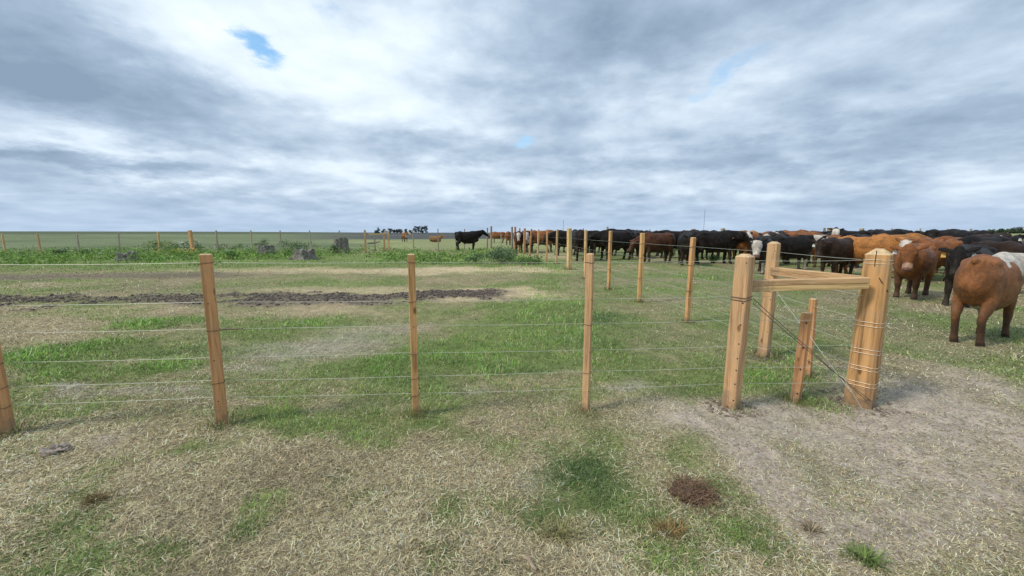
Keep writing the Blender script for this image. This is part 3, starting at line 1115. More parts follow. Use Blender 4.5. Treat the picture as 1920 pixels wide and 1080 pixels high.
# ------------------------------------------------------------------ cattle
def coat_mat():
    m = bpy.data.materials.new('cattle_coat')
    m.use_nodes = True
    t = m.node_tree
    t.nodes.clear()
    g = NT(t)
    out = g.n('ShaderNodeOutputMaterial')
    p = g.n('ShaderNodeBsdfPrincipled')
    g.link(p.outputs[0], out.inputs[0])
    a = g.n('ShaderNodeAttribute', attribute_name='col')
    tc = g.n('ShaderNodeTexCoord')
    mp = g.n('ShaderNodeMapping')
    g.link(tc.outputs['Object'], mp.inputs[0])
    mp.inputs['Scale'].default_value = (1.0, 1.4, 1.0)
    n1 = g.noise(mp.outputs[0], 5.0, 6, .6, .4)
    n2 = g.noise(mp.outputs[0], 38.0, 5, .65, .5)
    v = g.m('ADD', g.smooth(n1, .3, .72, .62, 1.32), g.m('MULTIPLY', g.m('SUBTRACT', n2, .5), 1.2))
    sp = g.n('ShaderNodeSeparateXYZ')
    g.link(tc.outputs['Object'], sp.inputs[0])
    n3 = g.noise(tc.outputs['Object'], 7.0, 6, .7)
    dirt = g.m('MULTIPLY', g.smooth(g.m('SUBTRACT', n3, g.m('MULTIPLY', sp.outputs[2], .22)), .28, .52), .45)
    cc = g.mix(1.0, a.outputs['Color'], v, 'MULTIPLY')
    g.link(g.mix(dirt, cc, (.085, .062, .043, 1)), p.inputs['Base Color'])
    p.inputs['Roughness'].default_value = .55
    p.inputs['Specular IOR Level'].default_value = .13
    p.inputs['Sheen Weight'].default_value = .02
    p.inputs['Sheen Roughness'].default_value = .5
    bp = g.n('ShaderNodeBump')
    bp.inputs['Strength'].default_value = .5
    bp.inputs['Distance'].default_value = .03
    g.put(bp.inputs['Height'], g.m('ADD', g.m('MULTIPLY', n2, .5), n1))
    g.link(bp.outputs[0], p.inputs['Normal'])
    return m


M_COAT = coat_mat()
M_TAGY = plain_mat('yellow_tag', (.75, .48, .12), .5)
M_TAGW = plain_mat('white_tag', (.72, .70, .66), .5)
COATS = {'black': (.0120, .0092, .0080), 'blackbrown': (.030, .0155, .0095), 'darkred': (.085, .034, .018), 'red': (.235, .088, .030),
         'orange': (.36, .150, .042), 'brown': (.26, .105, .040), 'tan': (.34, .17, .065), 'roan': (.33, .29, .25)}
WHITEC = np.array((.56, .51, .44))


def loft(bm, secs, n=14, up=Vector((0, 0, 1))):
    """closed tube through sections (centre, half width, half height, tangent)"""
    prev = None
    pts = [s[0] for s in secs]
    for i, s in enumerate(secs):
        t = (pts[min(i + 1, len(pts) - 1)] - pts[max(i - 1, 0)]).normalized()
        a = up.cross(t)
        a = a.normalized() if a.length > 1e-4 else Vector((0, 1, 0))
        b = t.cross(a)
        ring = [bm.verts.new(s[0] + a * math.cos(6.28318 * k / n) * s[1] + b * math.sin(6.28318 * k / n) * s[2]) for k in range(n)]
        if prev:
            for k in range(n):
                bm.faces.new((prev[k], prev[(k + 1) % n], ring[(k + 1) % n], ring[k]))
        else:
            bm.faces.new(ring[::-1])
        prev = ring
    bm.faces.new(prev)


def ball(bm, c, rx, ry, rz, rot=None, sub=2):
    M = Matrix.Translation(c) @ (rot.to_4x4() if rot else Matrix.Identity(4)) @ Matrix.Diagonal((rx, ry, rz, 1))
    bmesh.ops.create_icosphere(bm, subdivisions=sub, radius=1.0, matrix=M)


V3 = Vector


def cow_mesh(seed, coat, head_yaw=0.0, head_pitch=-42, neck_pitch=26, lying=False, face='none', white=(), voxel=.028, belly=1.0, young=0.0, tail=True, head_scale=1.0):
    """one continuous body in a given pose; x forward, withers about 1.3 m"""
    rd = random.Random(seed)
    bm = bmesh.new()
    bz = belly
    dz = -.47 if lying else 0.0
    T = [(x_, z_ - .032 * b_, w_ + .008 * b_, h_ + .036 * b_) for x_, z_, w_, h_, b_ in [t_ + (1.0 if -.6 < t_[0] < .7 else .4,) for t_ in [(-.80, 1.03, .085, .13), (-.765, 1.02, .165, .20), (-.68, .995, .235, .275), (-.55, .975, .272, .330), (-.36, .925, .268, .318), (-.12, .885, .305 * bz, .362), (.10, .87, .322 * bz, .378), (.30, .885, .305, .378),
         (.46, .925, .268, .372), (.60, .955, .222, .335), (.70, .975, .165, .265), (.77, .985, .095, .17)]]]
    loft(bm, [(V3((x, 0, z + dz)), w, h) for x, z, w, h in T], 20)
    # hips, withers, brisket
    for s in (-1, 1):
        ball(bm, V3((-.48, s * .15, 1.15 + dz)), .16, .10, .08)
        ball(bm, V3((.42, s * .17, .90 + dz)), .17, .11, .29)
    ball(bm, V3((.40, 0, 1.245 + dz)), .22, .09, .06)
    ball(bm, V3((.68, 0, .73 + dz)), .13, .105, .17)
    ball(bm, V3((-.74, 0, 1.20 + dz)), .07, .05, .05)
    # neck and head
    hy, hp, npt = R(head_yaw), R(head_pitch), R(neck_pitch)
    ny = hy * .55
    nb = V3((.55, 0, 1.04 + dz))
    nd = V3((math.cos(npt) * math.cos(ny), math.cos(npt) * math.sin(ny), math.sin(npt)))
    P = nb + nd * .56
    nmid = nb + V3((math.cos(npt) * math.cos(ny * .5), math.cos(npt) * math.sin(ny * .5), math.sin(npt))) * .28
    loft(bm, [(V3((.40, 0, 1.01 + dz)), .19, .27), (nb, .165, .255), (nmid, .125, .205), (P, .098, .145), (P + nd * .05, .07, .10)], 16)
    loft(bm, [(nb + V3((.10, 0, -.25)), .05, .08), (nmid + V3((.06, 0, -.19)), .04, .08), (P + V3((.0, 0, -.10)), .04, .06)], 10)
    HM = Matrix.Translation(P) @ Euler((0, -hp, hy), 'XYZ').to_matrix().to_4x4()
    H = [(-.08, .015, .07, .075), (-.03, .01, .105, .115), (.06, .0, .122, .135), (.14, -.012, .118, .130), (.22, -.022, .094, .112), (.31, -.032, .078, .094), (.385, -.036, .080, .084), (.44, -.040, .082, .074), (.475, -.044, .058, .05)]
    k = (1.02 + .06 * young) * head_scale
    loft(bm, [(HM @ V3((x * k, 0, z * k)), w * k, h * k) for x, z, w, h in H], 16, up=(HM.to_3x3() @ V3((0, 0, 1))))
    ball(bm, HM @ V3((-.04, 0, .10)), .07, .075, .05, HM.to_3x3())
    for s in (-1, 1):
        ball(bm, HM @ V3((.115, s * .098, .055)), .05, .035, .035, HM.to_3x3())
        ball(bm, HM @ V3((.44, s * .045, -.015)), .035, .035, .03, HM.to_3x3())
        e0 = HM @ V3((-.015, s * .085, .035))
        er = HM.to_3x3() @ Euler((s * R(8 + rd.uniform(-8, 10)), 0, s * R(18 + rd.uniform(-10, 14))), 'XYZ').to_matrix()
        ball(bm, e0 + er @ V3((0, s * .115, .0)), .060, .125, .024, er)
    # legs
    def leg(pts):
        loft(bm, [(V3((x, y, z)), r * a * (1.16 if z < .6 else 1.0), r * (1.16 if z < .6 else 1.0)) for x, y, z, r, a in pts], 12, up=V3((1, 0, 0)))
    if not lying:
        for s in (-1, 1):
            o = rd.uniform(-.07, .07)
            leg([(.48, s * .15, .95, .12, .8), (.45, s * .165, .72, .105, .85), (.46 + o * .3, s * .16, .58, .078, .9), (.475 + o * .6, s * .15, .41, .058, .95), (.485 + o * .7, s * .15, .35, .060, .95), (.47 + o * .85, s * .15, .24, .041, 1),
                 (.47 + o, s * .15, .13, .040, 1), (.48 + o, s * .15, .09, .049, 1), (.50 + o, s * .15, .035, .050, 1), (.51 + o, s * .15, -.01, .058, 1)])
            o = rd.uniform(-.08, .08)
            leg([(-.52, s * .16, 1.02, .17, .7), (-.49, s * .175, .84, .18, .62), (-.49, s * .185, .68, .145, .62), (-.57 + o * .3, s * .175, .53, .088, .78), (-.655 + o * .6, s * .16, .43, .062, .85), (-.655 + o * .7, s * .155, .37, .055, .9), (-.625 + o * .85, s * .155, .24, .043, 1),
                 (-.61 + o, s * .155, .13, .042, 1), (-.60 + o, s * .155, .09, .050, 1), (-.575 + o, s * .155, .035, .051, 1), (-.565 + o, s * .155, -.01, .058, 1)])
        tx = rd.uniform(-.03, .05)
        if tail:
          loft(bm, [(V3((-.77, 0, 1.22)), .035, .035), (V3((-.815, tx * .3, 1.10)), .030, .030), (V3((-.79, tx, .85)), .022, .022), (V3((-.755, tx * 1.2, .62)), .024, .024), (V3((-.735, tx * 1.4, .50)), .040, .040), (V3((-.73, tx * 1.4, .36)), .020, .020)], 8, up=V3((1, 0, 0)))
        ball(bm, V3((-.16, 0, .455)), .10, .035, .055)
        if 'belly' in white:
            ball(bm, V3((-.50, 0, .64)), .07, .06, .10)
    else:
        for s in (-1, 1):
            leg([(.42, s * .22, .38, .11, .9), (.62, s * .24, .16, .065, 1), (.70, s * .22, .07, .05, 1), (.48, s * .24, .05, .045, 1), (.40, s * .24, .05, .05, 1)])
            leg([(-.5, s * .26, .42, .18, .7), (-.22, s * .36, .22, .12, .8), (-.45, s * .40, .07, .06, 1), (-.15, s * .42, .06, .05, 1)])
    bmesh.ops.recalc_face_normals(bm, faces=bm.faces)
    me = bpy.data.meshes.new('raw')
    bm.to_mesh(me)
    bm.free()
    tmp = bpy.data.objects.new('raw', me)
    COL.objects.link(tmp)
    md = tmp.modifiers.new('r', 'REMESH')
    md.mode = 'VOXEL'
    md.voxel_size = voxel
    sm = tmp.modifiers.new('s', 'SMOOTH')
    sm.factor = .5
    sm.iterations = 4 if voxel < .024 else 2
    dg = bpy.context.evaluated_depsgraph_get()
    body = bpy.data.meshes.new_from_object(tmp.evaluated_get(dg))
    bpy.data.objects.remove(tmp)
    bpy.data.meshes.remove(me)
    # eyes join the body mesh
    b2 = bmesh.new()
    b2.from_mesh(body)
    nbody = len(b2.verts)
    for s in (-1, 1):
        ball(b2, HM @ V3((.125, s * .122, .050)), .022, .013, .018, HM.to_3x3(), 1)
    b2.to_mesh(body)
    b2.free()
    nv = len(body.vertices)
    co = np.zeros(nv * 3, np.float32)
    body.vertices.foreach_get('co', co)
    co = co.reshape(-1, 3)
    inv = np.array(HM.inverted())
    hl = co @ inv[:3, :3].T + inv[:3, 3]
    base = np.array(COATS[coat])
    col = np.tile(base, (nv, 1))
    nz = fbm(co[:, 0] + seed, co[:, 1] * .6 + co[:, 2], 4.0, 4, seed)
    col = col * (0.8 + .4 * nz)[:, None]
    onhead = (hl[:, 0] > -.09) & (hl[:, 0] < .56) & (np.abs(hl[:, 1]) < .30) & (np.abs(hl[:, 2]) < .22) & (co[:, 0] > .6)
    ear = onhead & (np.abs(hl[:, 1]) > .125) & (hl[:, 0] < .09)
    if face == 'white':
        mk = onhead & ~ear & (hl[:, 0] > -.02 + (nz - .5) * .12)
        col[mk] = WHITEC * (0.75 + .5 * nz[mk])[:, None]
    if face == 'blaze':
        mk = onhead & ~ear & (hl[:, 2] > .0 + (nz - .5) * .06) & (hl[:, 0] < .34) & (np.abs(hl[:, 1]) < .085 + (nz - .5) * .09)
        col[mk] = WHITEC * 1.15
    if face == 'pale':
        mk = onhead & (hl[:, 0] > .36)
        col[mk] = np.array((.42, .26, .17))
    nose = onhead & (hl[:, 0] > .465)
    col[nose] = (.20, .10, .075) if (face == 'white' or coat in ('red', 'orange', 'tan', 'brown')) else (.03, .025, .025)
    if 'crest' in white:      # white collar behind the ears and along the top of the neck
        mk = (co[:, 0] > .50) & (co[:, 2] > 1.18 + dz + (nz - .5) * .16 - np.clip(co[:, 0] - .55, 0, .5) * .45) & ~onhead
        col[mk] = WHITEC
    if 'collar' in white:
        t_ = (co - np.array(nb)) @ np.array(nd)
        mk = (t_ > .24 + (nz - .5) * .12) & ~onhead & (co[:, 0] > .5)
        col[mk] = WHITEC
    if 'belly' in white:
        mk = (co[:, 2] < .545 + (nz - .5) * .10) & (co[:, 0] < .40) & (co[:, 0] > -.62) & (np.abs(co[:, 1]) < .10) & (co[:, 2] > .40)
        col[mk] = WHITEC * .8
    if 'shoulder' in white:
        mk = (co[:, 0] > -.12 + (nz - .5) * .35) & (co[:, 2] > 1.12 + (nz - .5) * .3 - np.clip(co[:, 0] - .15, 0, 1) * .7) & (co[:, 1] < .10)
        col[mk] = WHITEC
    if 'legs' in white:
        mk = (co[:, 2] < .40 + (nz - .5) * .2) & (co[:, 0] > .2)
        col[mk] = WHITEC * .8
    if 'chest' in white:
        mk = (co[:, 0] > .62) & (co[:, 2] < .98) & (np.abs(co[:, 1]) < .14 + (nz - .5) * .1) & ~onhead
        col[mk] = WHITEC * .8
    if 'sock' in white:
        mk = (co[:, 2] < .26 + (nz - .5) * .1)
        col[mk] = WHITEC * .6
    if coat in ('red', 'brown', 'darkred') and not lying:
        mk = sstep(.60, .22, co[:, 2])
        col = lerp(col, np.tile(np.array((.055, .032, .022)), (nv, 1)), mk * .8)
    if not lying:
        col[co[:, 2] < .055] = (.028, .022, .018)
    col[nbody:] = (.008, .006, .005)
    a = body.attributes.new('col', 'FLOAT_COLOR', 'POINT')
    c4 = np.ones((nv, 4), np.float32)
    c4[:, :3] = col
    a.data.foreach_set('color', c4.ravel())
    body.polygons.foreach_set('use_smooth', np.ones(len(body.polygons), bool))
    body.materials.clear()
    body.materials.append(M_COAT)
    body.name = 'cattle'
    return body, HM


def tag_mesh(mat):
    bm = bmesh.new()
    P = [(-.025, 0), (-.03, -.055), (.03, -.055), (.025, 0), (.008, .02), (-.008, .02)]
    f = [bm.verts.new((x, -.003, z)) for x, z in P]
    b = [bm.verts.new((x, .003, z)) for x, z in P]
    bm.faces.new(f)
    bm.faces.new(b[::-1])
    for i in range(6):
        bm.faces.new((f[i], b[i], b[(i + 1) % 6], f[(i + 1) % 6]))
    me = bpy.data.meshes.new('ear_tag')
    bmesh.ops.recalc_face_normals(bm, faces=bm.faces)
    bm.to_mesh(me)
    bm.free()
    me.materials.append(mat)
    return me


TAGS = {'y': tag_mesh(M_TAGY), 'w': tag_mesh(M_TAGW)}
HERD = 'cattle herd behind the receding fence'
SHARED = {}


def cow(px, py, heading, height, coat, label, group=HERD, share=None, tags='', name='cow', pos=None, slim=1.0, **kw):
    loc = at(px, py) if pos is None else V3((*pos, 0))
    key = share and (share, coat)
    if key and key in SHARED:
        me, HM = SHARED[key]
    else:
        me, HM = cow_mesh(len(bpy.data.meshes) * 3 + int(px), coat, **kw)
        if key:
            SHARED[key] = (me, HM)
    o = bpy.data.objects.new(name, me)
    s = height / 1.32 * (1.0 if group != HERD or pos is not None else 1.12 if py < 500 else 1.07 if py < 530 else 1.03)
    o.scale = (s, s * slim * random.uniform(.96, 1.05), s)
    o.rotation_euler = (0, 0, R(heading))
    loc.z = gz(loc.x, loc.y) - .008 if py > 470 else 0.0
    o.location = loc
    link(o)
    tag(o, label, 'cow', group)
    for i, c in enumerate(tags):
        t = bpy.data.objects.new('ear_tag', TAGS[c])
        side = -1 if i == 0 else 1
        t.location = HM @ V3((.0, side * .21, -.045))
        yaw = math.atan2((HM.to_3x3() @ V3((1, 0, 0))).y, (HM.to_3x3() @ V3((1, 0, 0))).x)
        t.rotation_euler = (0, 0, yaw + math.pi / 2)
        t.scale = (1.25, 1.25, 1.25)
        link(t, o)
    return o


# -- nearest animals
cow(1862, 639, 27, 1.13, 'brown', 'nearest red and white cow at the right edge, head turned out of frame', pos=(5.97, 4.86), slim=.82, voxel=.018, face='white', white=('collar', 'crest', 'belly', 'shoulder'), tail=False, head_yaw=-105, head_pitch=-12, neck_pitch=8, young=1)
cow(1706, 556, 214, 1.13, 'red', 'rusty red cow beside the ringed corner post looking at the camera', voxel=.018, face='pale', head_yaw=14, head_pitch=-55, neck_pitch=12, tags='w', young=1)
cow(1808, 571, 208, 1.12, 'black', 'black cow with one ear out, between the rusty cow and the nearest cow', voxel=.02, head_yaw=12, head_pitch=-52, neck_pitch=10, tags='yw', young=1)
cow(1905, 552, 176, 1.14, 'blackbrown', 'dark brown cow behind the nearest red and white cow', voxel=.024, head_yaw=0, head_pitch=-45, tags='y', neck_pitch=10)
cow(1745, 528, 182, 1.12, 'red', 'red cow with curly white face just above the ringed corner post', voxel=.024, face='white', head_yaw=25, head_pitch=-50, neck_pitch=14)
cow(1616, 520, 290, 1.22, 'orange', 'orange cow with drooping ears just left of the ringed corner post', voxel=.022, head_yaw=-18, head_pitch=-62, neck_pitch=4, tags='w')
cow(1566, 519, 206, 1.17, 'blackbrown', 'broad black-brown cow looking over the rails of the braced corner', voxel=.022, head_yaw=10, head_pitch=-55, neck_pitch=6, tags='w')
cow(1478, 506, 2, 1.22, 'black', 'black cow with white poll and pale chest behind the rear brace post', voxel=.024, face='white', white=('chest', 'collar', 'legs'), head_yaw=-25, head_pitch=-50, neck_pitch=12)
cow(1426, 511, 226, 1.22, 'black', 'black cow with curly white face seen between the two brace posts', voxel=.022, head_scale=1.22, face='white', white=('legs',), head_yaw=12, head_pitch=-60, neck_pitch=4)
cow(1338, 494, 352, 1.33, 'black', 'large black cow side-on with a white blaze on its turned face', voxel=.024, face='blaze', head_yaw=-62, head_pitch=-48, neck_pitch=6)
cow(1392, 484, 8, 1.30, 'orange', 'orange cow behind the black cow with the white blaze', head_yaw=0, neck_pitch=-5)
cow(1284, 496, 252, 1.26, 'black', 'black cow facing the camera beside the first post of the receding fence', voxel=.024, head_yaw=8, head_pitch=-58, neck_pitch=2)
cow(1230, 492, 192, 1.25, 'darkred', 'dark reddish cow beside the second post of the receding fence', voxel=.024, head_yaw=10, head_pitch=-50, neck_pitch=-18, tags='w', white=())
cow(1262, 484, 184, 1.36, 'black', 'black cow partly behind the dark reddish cow', head_yaw=0, neck_pitch=0)
cow(1190, 483, 258, 1.36, 'black', 'black cow facing the camera, left of the dark reddish cow', head_yaw=-6, head_pitch=-60, neck_pitch=0)
cow(1152, 487, 194, 1.36, 'black', 'black cow side-on behind the third post of the receding fence', voxel=.024, head_yaw=-8, head_pitch=-46, neck_pitch=-6)
cow(1118, 478, 205, 1.33, 'black', 'black cow with lowered head between the third and fourth receding posts', head_yaw=0, head_pitch=-55, neck_pitch=-14)
cow(1082, 488, 96, 1.38, 'black', 'black cow seen from behind beside the stout pale post', voxel=.024, head_yaw=0, neck_pitch=-30)
cow(1316, 483, 178, 1.36, 'black', 'black cow behind the one facing the camera by the first receding post', head_yaw=0, neck_pitch=0)
# -- the back rows
cow(1676, 512, 355, 1.27, 'orange', 'orange cow whose back rises behind the ringed corner post', head_yaw=0, neck_pitch=-12)
cow(1762, 507, 184, 1.16, 'black', 'black cow behind the long-backed red cow', neck_pitch=-4, tags='y')
cow(1835, 520, 186, 1.20, 'black', 'black cow with brown back line behind the black cow with one ear out', neck_pitch=-6)
cow(1886, 510, 238, 1.22, 'black', 'black cow with curly white face looking at the camera near the right edge', face='white', head_scale=1.2, head_yaw=4, head_pitch=-55, neck_pitch=16, tags='w')
cow(1452, 480, 184, 1.30, 'red', 'red cow whose back shows between the curly white face and the rear brace post', share='a', neck_pitch=-10)
cow(1484, 484, 8, 1.36, 'red', 'long-backed red cow behind the black cow with white poll', share='b', neck_pitch=-6)
BK = [(1160, 474, 180, 1.40), (1198, 474, 200, 1.38), (1240, 474, 10, 1.36), (1335, 474, 176, 1.36), (1530, 484, 184, 1.33), (1590, 486, 176, 1.36), (1632, 486, 240, 1.34), (1660, 492, 260, 1.40), (1690, 490, 200, 1.36),
      (1714, 488, 220, 1.37), (1762, 489, 4, 1.40), (1792, 492, 100, 1.37), (1812, 494, 80, 1.36), (1852, 492, 182, 1.32), (1104, 473, 170, 1.36), (1550, 478, 200, 1.36), (1508, 476, 8, 1.36), (1290, 474, 185, 1.36), (1375, 475, 182, 1.34)]
BKL = ['between the third receding post and the far grey posts', 'behind the one facing the camera left of the dark reddish cow', 'behind the dark reddish cow', 'far behind the large one with a white blaze',
       'behind the broad one looking over the rails', 'behind the broad one, its long back level', 'left of the orange back above the corner post', 'with a high rounded back above the orange cow', 'with hooked back right of the high rounded back',
       'beside the thin grey post above the long-backed red cow', 'with a long level back beneath the far fence wire', 'seen from behind beside a pale grey post', 'seen from behind right of the last pale post', 'with low head near the curly white face at the right',
       'behind the fourth receding post', 'beside the twin grey posts', 'behind the long-backed red cow', 'behind the first receding post', 'below the wide grey post tops']
for k, ((px_, py_, hd, h_), l_) in enumerate(zip(BK, BKL)):
    if k in (2, 3, 4, 15, 17, 18):      # wholly hidden behind the nearer animals
        continue
    ct = {4: 'red', 13: 'blackbrown', 16: 'darkred', 18: 'red', 2: 'blackbrown'}.get(k, 'black')
    cow(px_, py_, hd, h_ * random.uniform(.95, 1.06), ct, 'distant %s cow ' % {'black': 'black', 'red': 'red', 'blackbrown': 'black-brown', 'darkred': 'dark red'}[ct] + l_, share='bc'[k % 2] if k % 3 else 'd', neck_pitch=(-12, 4, -25)[k % 3], head_yaw=(10, -14, 0)[k % 3])
cow(1553, 492, 238, 1.24, 'black', 'distant white-faced black cow in front of the twin grey posts', face='white', head_pitch=-45, neck_pitch=34, head_scale=1.1)
MID = [(1130, 480, 186, 1.34, 'black', 'none', 'black cow low behind the fourth receding post'), (1302, 487, 12, 1.33, 'blackbrown', 'none', 'black-brown cow filling the gap right of the first receding post'), (1412, 494, 184, 1.27, 'red', 'none', 'red cow in the gap left of the rear brace post'),
       (1452, 497, 215, 1.24, 'blackbrown', 'white', 'black-brown cow with white face just right of the rear brace post'), (1540, 500, 190, 1.23, 'red', 'none', 'red cow directly behind the broad black-brown one'), (1606, 501, 215, 1.25, 'black', 'white', 'black cow with white face behind the orange cow with drooping ears'),
       (1728, 521, 226, 1.16, 'red', 'white', 'red cow with white face just behind the rusty cow by the corner post'), (1832, 507, 232, 1.26, 'blackbrown', 'white', 'black-brown cow with white face above the back of the nearest cow'),
       (1462, 485, 228, 1.33, 'black', 'white', 'black cow with white face above the rails of the braced corner'), (1400, 478, 214, 1.36, 'orange', 'white', 'orange cow whose back shows above the head with the white blaze'),
       (1500, 494, 5, 1.28, 'red', 'none', 'red cow whose back shows above the black cow with white poll'), (1785, 513, 186, 1.2, 'red', 'none', 'red cow behind the black one with one ear out'),
       (1858, 534, 192, 1.16, 'blackbrown', 'none', 'black-brown cow squeezed behind the near red and white one'), (1366, 485, 200, 1.30, 'black', 'white', 'black cow with white face behind the large side-on black cow'), (1212, 480, 186, 1.36, 'black', 'none', 'black cow right behind the second receding post')]
for px_, py_, hd, h_, ct, fc, lb in MID:
    cow(px_, py_, hd, h_, ct, lb, face=fc, head_yaw=random.uniform(-15, 20), head_pitch=-50, neck_pitch=8 if fc == 'white' else -6)
# -- the brown bunch by the paddock's far corner, and the strays in the open
cow(1016, 473, 2, 1.40, 'red', 'rusty cow side-on behind the thin posts of the receding fence', neck_pitch=-4)
cow(1044, 473, 352, 1.34, 'red', 'red cow with white face behind the stout pale post', face='white', head_yaw=-20, neck_pitch=2)
cow(1062, 479, 200, 1.36, 'black', 'black cow half hidden behind the stout pale post', neck_pitch=-10)
cow(991, 473, 262, 1.36, 'darkred', 'dark red cow with white face facing the camera at the far corner', face='white', white=('chest',), head_yaw=0, head_pitch=-55, neck_pitch=10)
cow(973, 473, 268, 1.34, 'darkred', 'dark red cow behind the paired corner posts', face='white', head_pitch=-55, neck_pitch=8)
cow(953, 459, 92, 1.36, 'red', 'red cow seen from behind, left of the paired corner posts', neck_pitch=-25)
cow(934, 455, 178, 1.34, 'red', 'red cow between the two grey posts of the far fence', neck_pitch=-30)
cow(876, 469, 14, 1.50, 'black', 'lone black cow standing in the open paddock beyond the far fence', voxel=.022, neck_pitch=20, head_pitch=-30, head_yaw=-6, group='cattle in the open field')
cow(759, 453.5, 305, 1.36, 'red', 'red and white cow standing far off with its head raised', face='white', white=('chest', 'sock'), neck_pitch=26, head_yaw=40, head_pitch=-25, group='cattle in the open field')
cow(816, 454, 8, 1.36, 'tan', 'tan cow lying in the far field', lying=True, neck_pitch=34, head_yaw=-25, head_pitch=-30, group='cattle in the open field')

# ------------------------------------------------------------------ plants, stumps, bits on the ground
M_LEAF = leaf_mat('weed_leaf', .65, .25)
M_BARK = plain_mat('grey_dead_wood', (.19, .175, .15), .9, 0, .55, 9.0, .05)
M_SOILC = plain_mat('dry_soil', (.30, .25, .205), .95, 0, .35, 18, .02)
M_DARKC = plain_mat('dark_soil', (.115, .092, .076), .95, 0, .4, 18, .02)
M_DUNG = plain_mat('old_dung', (.11, .066, .040), .95, 0, .5, 45, .02)
M_STICK = plain_mat('dead_stick', (.33, .25, .17), .85, 0, .3, 30, .004)


def leaves_mesh(name, centers, size, cols, mat, elong=2.2, droop=.0, rng=RNG):
    """cloud of pointed leaves (two triangles each)"""
    n = len(centers)
    d = rng.normal(0, 1, (n, 3))
    d[:, 2] = np.abs(d[:, 2]) * .8 - droop
    d /= np.linalg.norm(d, axis=1)[:, None]
    q = rng.normal(0, 1, (n, 3))
    s = np.cross(d, q)
    s /= np.linalg.norm(s, axis=1)[:, None]
    L = (size * rng.uniform(.6, 1.4, n))[:, None]
    W = L / elong
    V = np.stack([centers - d * L * .5, centers + s * W * .5, centers + d * L * .5, centers - s * W * .5], 1).reshape(-1, 3)
    idx = np.arange(n * 4)
    return mesh_np(name, V, idx, 4, mat, np.repeat(cols, 4, axis=0))


def bush_points(n, rx, ry, h, lumps=6, rng=RNG):
    cs = np.stack([rng.uniform(-.65, .65, lumps) * rx, rng.uniform(-.65, .65, lumps) * ry, rng.uniform(.25, .75, lumps) * h], 1)
    rs = rng.uniform(.28, .5, lumps)
    k = rng.integers(0, lumps, n)
    v = rng.normal(0, 1, (n, 3))
    v /= np.linalg.norm(v, axis=1)[:, None]
    rad = rng.random(n) ** .45
    p = cs[k] + v * (rad * rs[k])[:, None] * np.array([rx, ry, h * .9])
    p[:, 2] = np.abs(p[:, 2])
    return p


def bush(px, py, wpx, hpx, label, tone='mid', flowers=None, name='weed_bush', n=700, group='weedy bushes round the stumps', leaf=.09):
    c = at(px, py)
    sc = c.y / F_PX
    rx, h = wpx * sc * .55, hpx * sc * 1.15
    ry = rx * .8
    p = bush_points(n, rx, ry, h, 7)
    base = {'mid': C(.135, .225, .065), 'dark': C(.080, .145, .055), 'blue': C(.135, .205, .105), 'bright': C(.19, .29, .065), 'dry': C(.19, .17, .09)}[tone]
    cols = base * RNG.uniform(.6, 1.5, (n, 1)) * (1 + .08 * RNG.normal(0, 1, (n, 3)))
    o = thing(name, label, 'bush', (c.x, c.y, gz(c.x, c.y) if py > 470 else 0), 0, group)
    obj('foliage', leaves_mesh('foliage', p, leaf, np.clip(cols, .01, .6), M_LEAF), o)
    bm = bmesh.new()
    for k in range(9):
        q = p[RNG.integers(0, n)]
        b0 = V3((q[0] * .3, q[1] * .3, -.03))
        tube_bm(bm, [b0, b0.lerp(V3(q), .55) + V3((0, 0, .04)), V3(q)], [.010, .008, .004], 4)
    bm_obj('stem', bm, M_STICK, o)
    if flowers:
        m = 90
        q = bush_points(m, rx, ry, h * 1.05, 7)
        fc = {'yellow': C(.62, .55, .16), 'white': C(.72, .70, .58)}[flowers]
        obj('blossom', leaves_mesh('blossom', q, .085, np.tile(fc, (m, 1)) * RNG.uniform(.8, 1.15, (m, 1)), M_LEAF, 1.3), o)
    return o


bush(308, 473, 80, 22, 'leafy bush with yellow flowers left of the leaning fence post', 'mid', 'yellow', n=1100)
bush(362, 474, 60, 21, 'dark weed bush with pale flowers around the leaning fence post', 'dark', 'white', n=800)
bush(335, 480, 90, 12, 'low yellow flowered weed in front of the leaning fence post', 'bright', 'yellow', n=700)
bush(562, 470, 62, 20, 'dark green bush behind the mossy stump', 'dark', n=1000)
bush(545, 480, 36, 14, 'small dark bush at the left of the mossy stump', 'dark', n=500)
bush(440, 486, 40, 14, 'low green weed clump before the leaning post', 'mid', n=500)
bush(490, 466, 34, 16, 'thistly weed behind the short pale stump', 'dark', n=450)
bush(628, 475, 26, 14, 'dark weed at the foot of the tall hollow stump', 'dark', n=350)
bush(940, 494, 66, 26, 'bushy grey green thistle clump before the paired corner posts', 'blue', n=1300)
bush(890, 494, 46, 14, 'low weed clump left of the thistle clump', 'blue', n=500)
bush(1000, 496, 80, 14, 'low weeds at the foot of the thin receding posts', 'mid', n=700)
bush(118, 478, 34, 10, 'round weed bush near the far fence at the left', 'dark', n=350)
bush(160, 478, 36, 9, 'wide weed bush beside the round one at the left', 'dark', n=350)
bush(415, 470, 22, 12, 'dry flowering weed right of the leaning fence post', 'dry', 'white', n=250)
bush(450, 468, 24, 10, 'small weed on the fence line left of the stumps', 'mid', n=250)
bush(1107, 475, 20, 14, 'green thistle under the black cow with lowered head', 'mid', n=350)
bush(1257, 482, 22, 18, 'dark green weed bush beside the dark reddish cow', 'dark', n=400)
bush(1335, 493, 26, 14, 'weed bush under the large side-on black cow', 'mid', n=400)
bush(1720, 452, 36, 12, 'grey green shrub among the backs of the black herd', 'blue', n=400, leaf=.14)


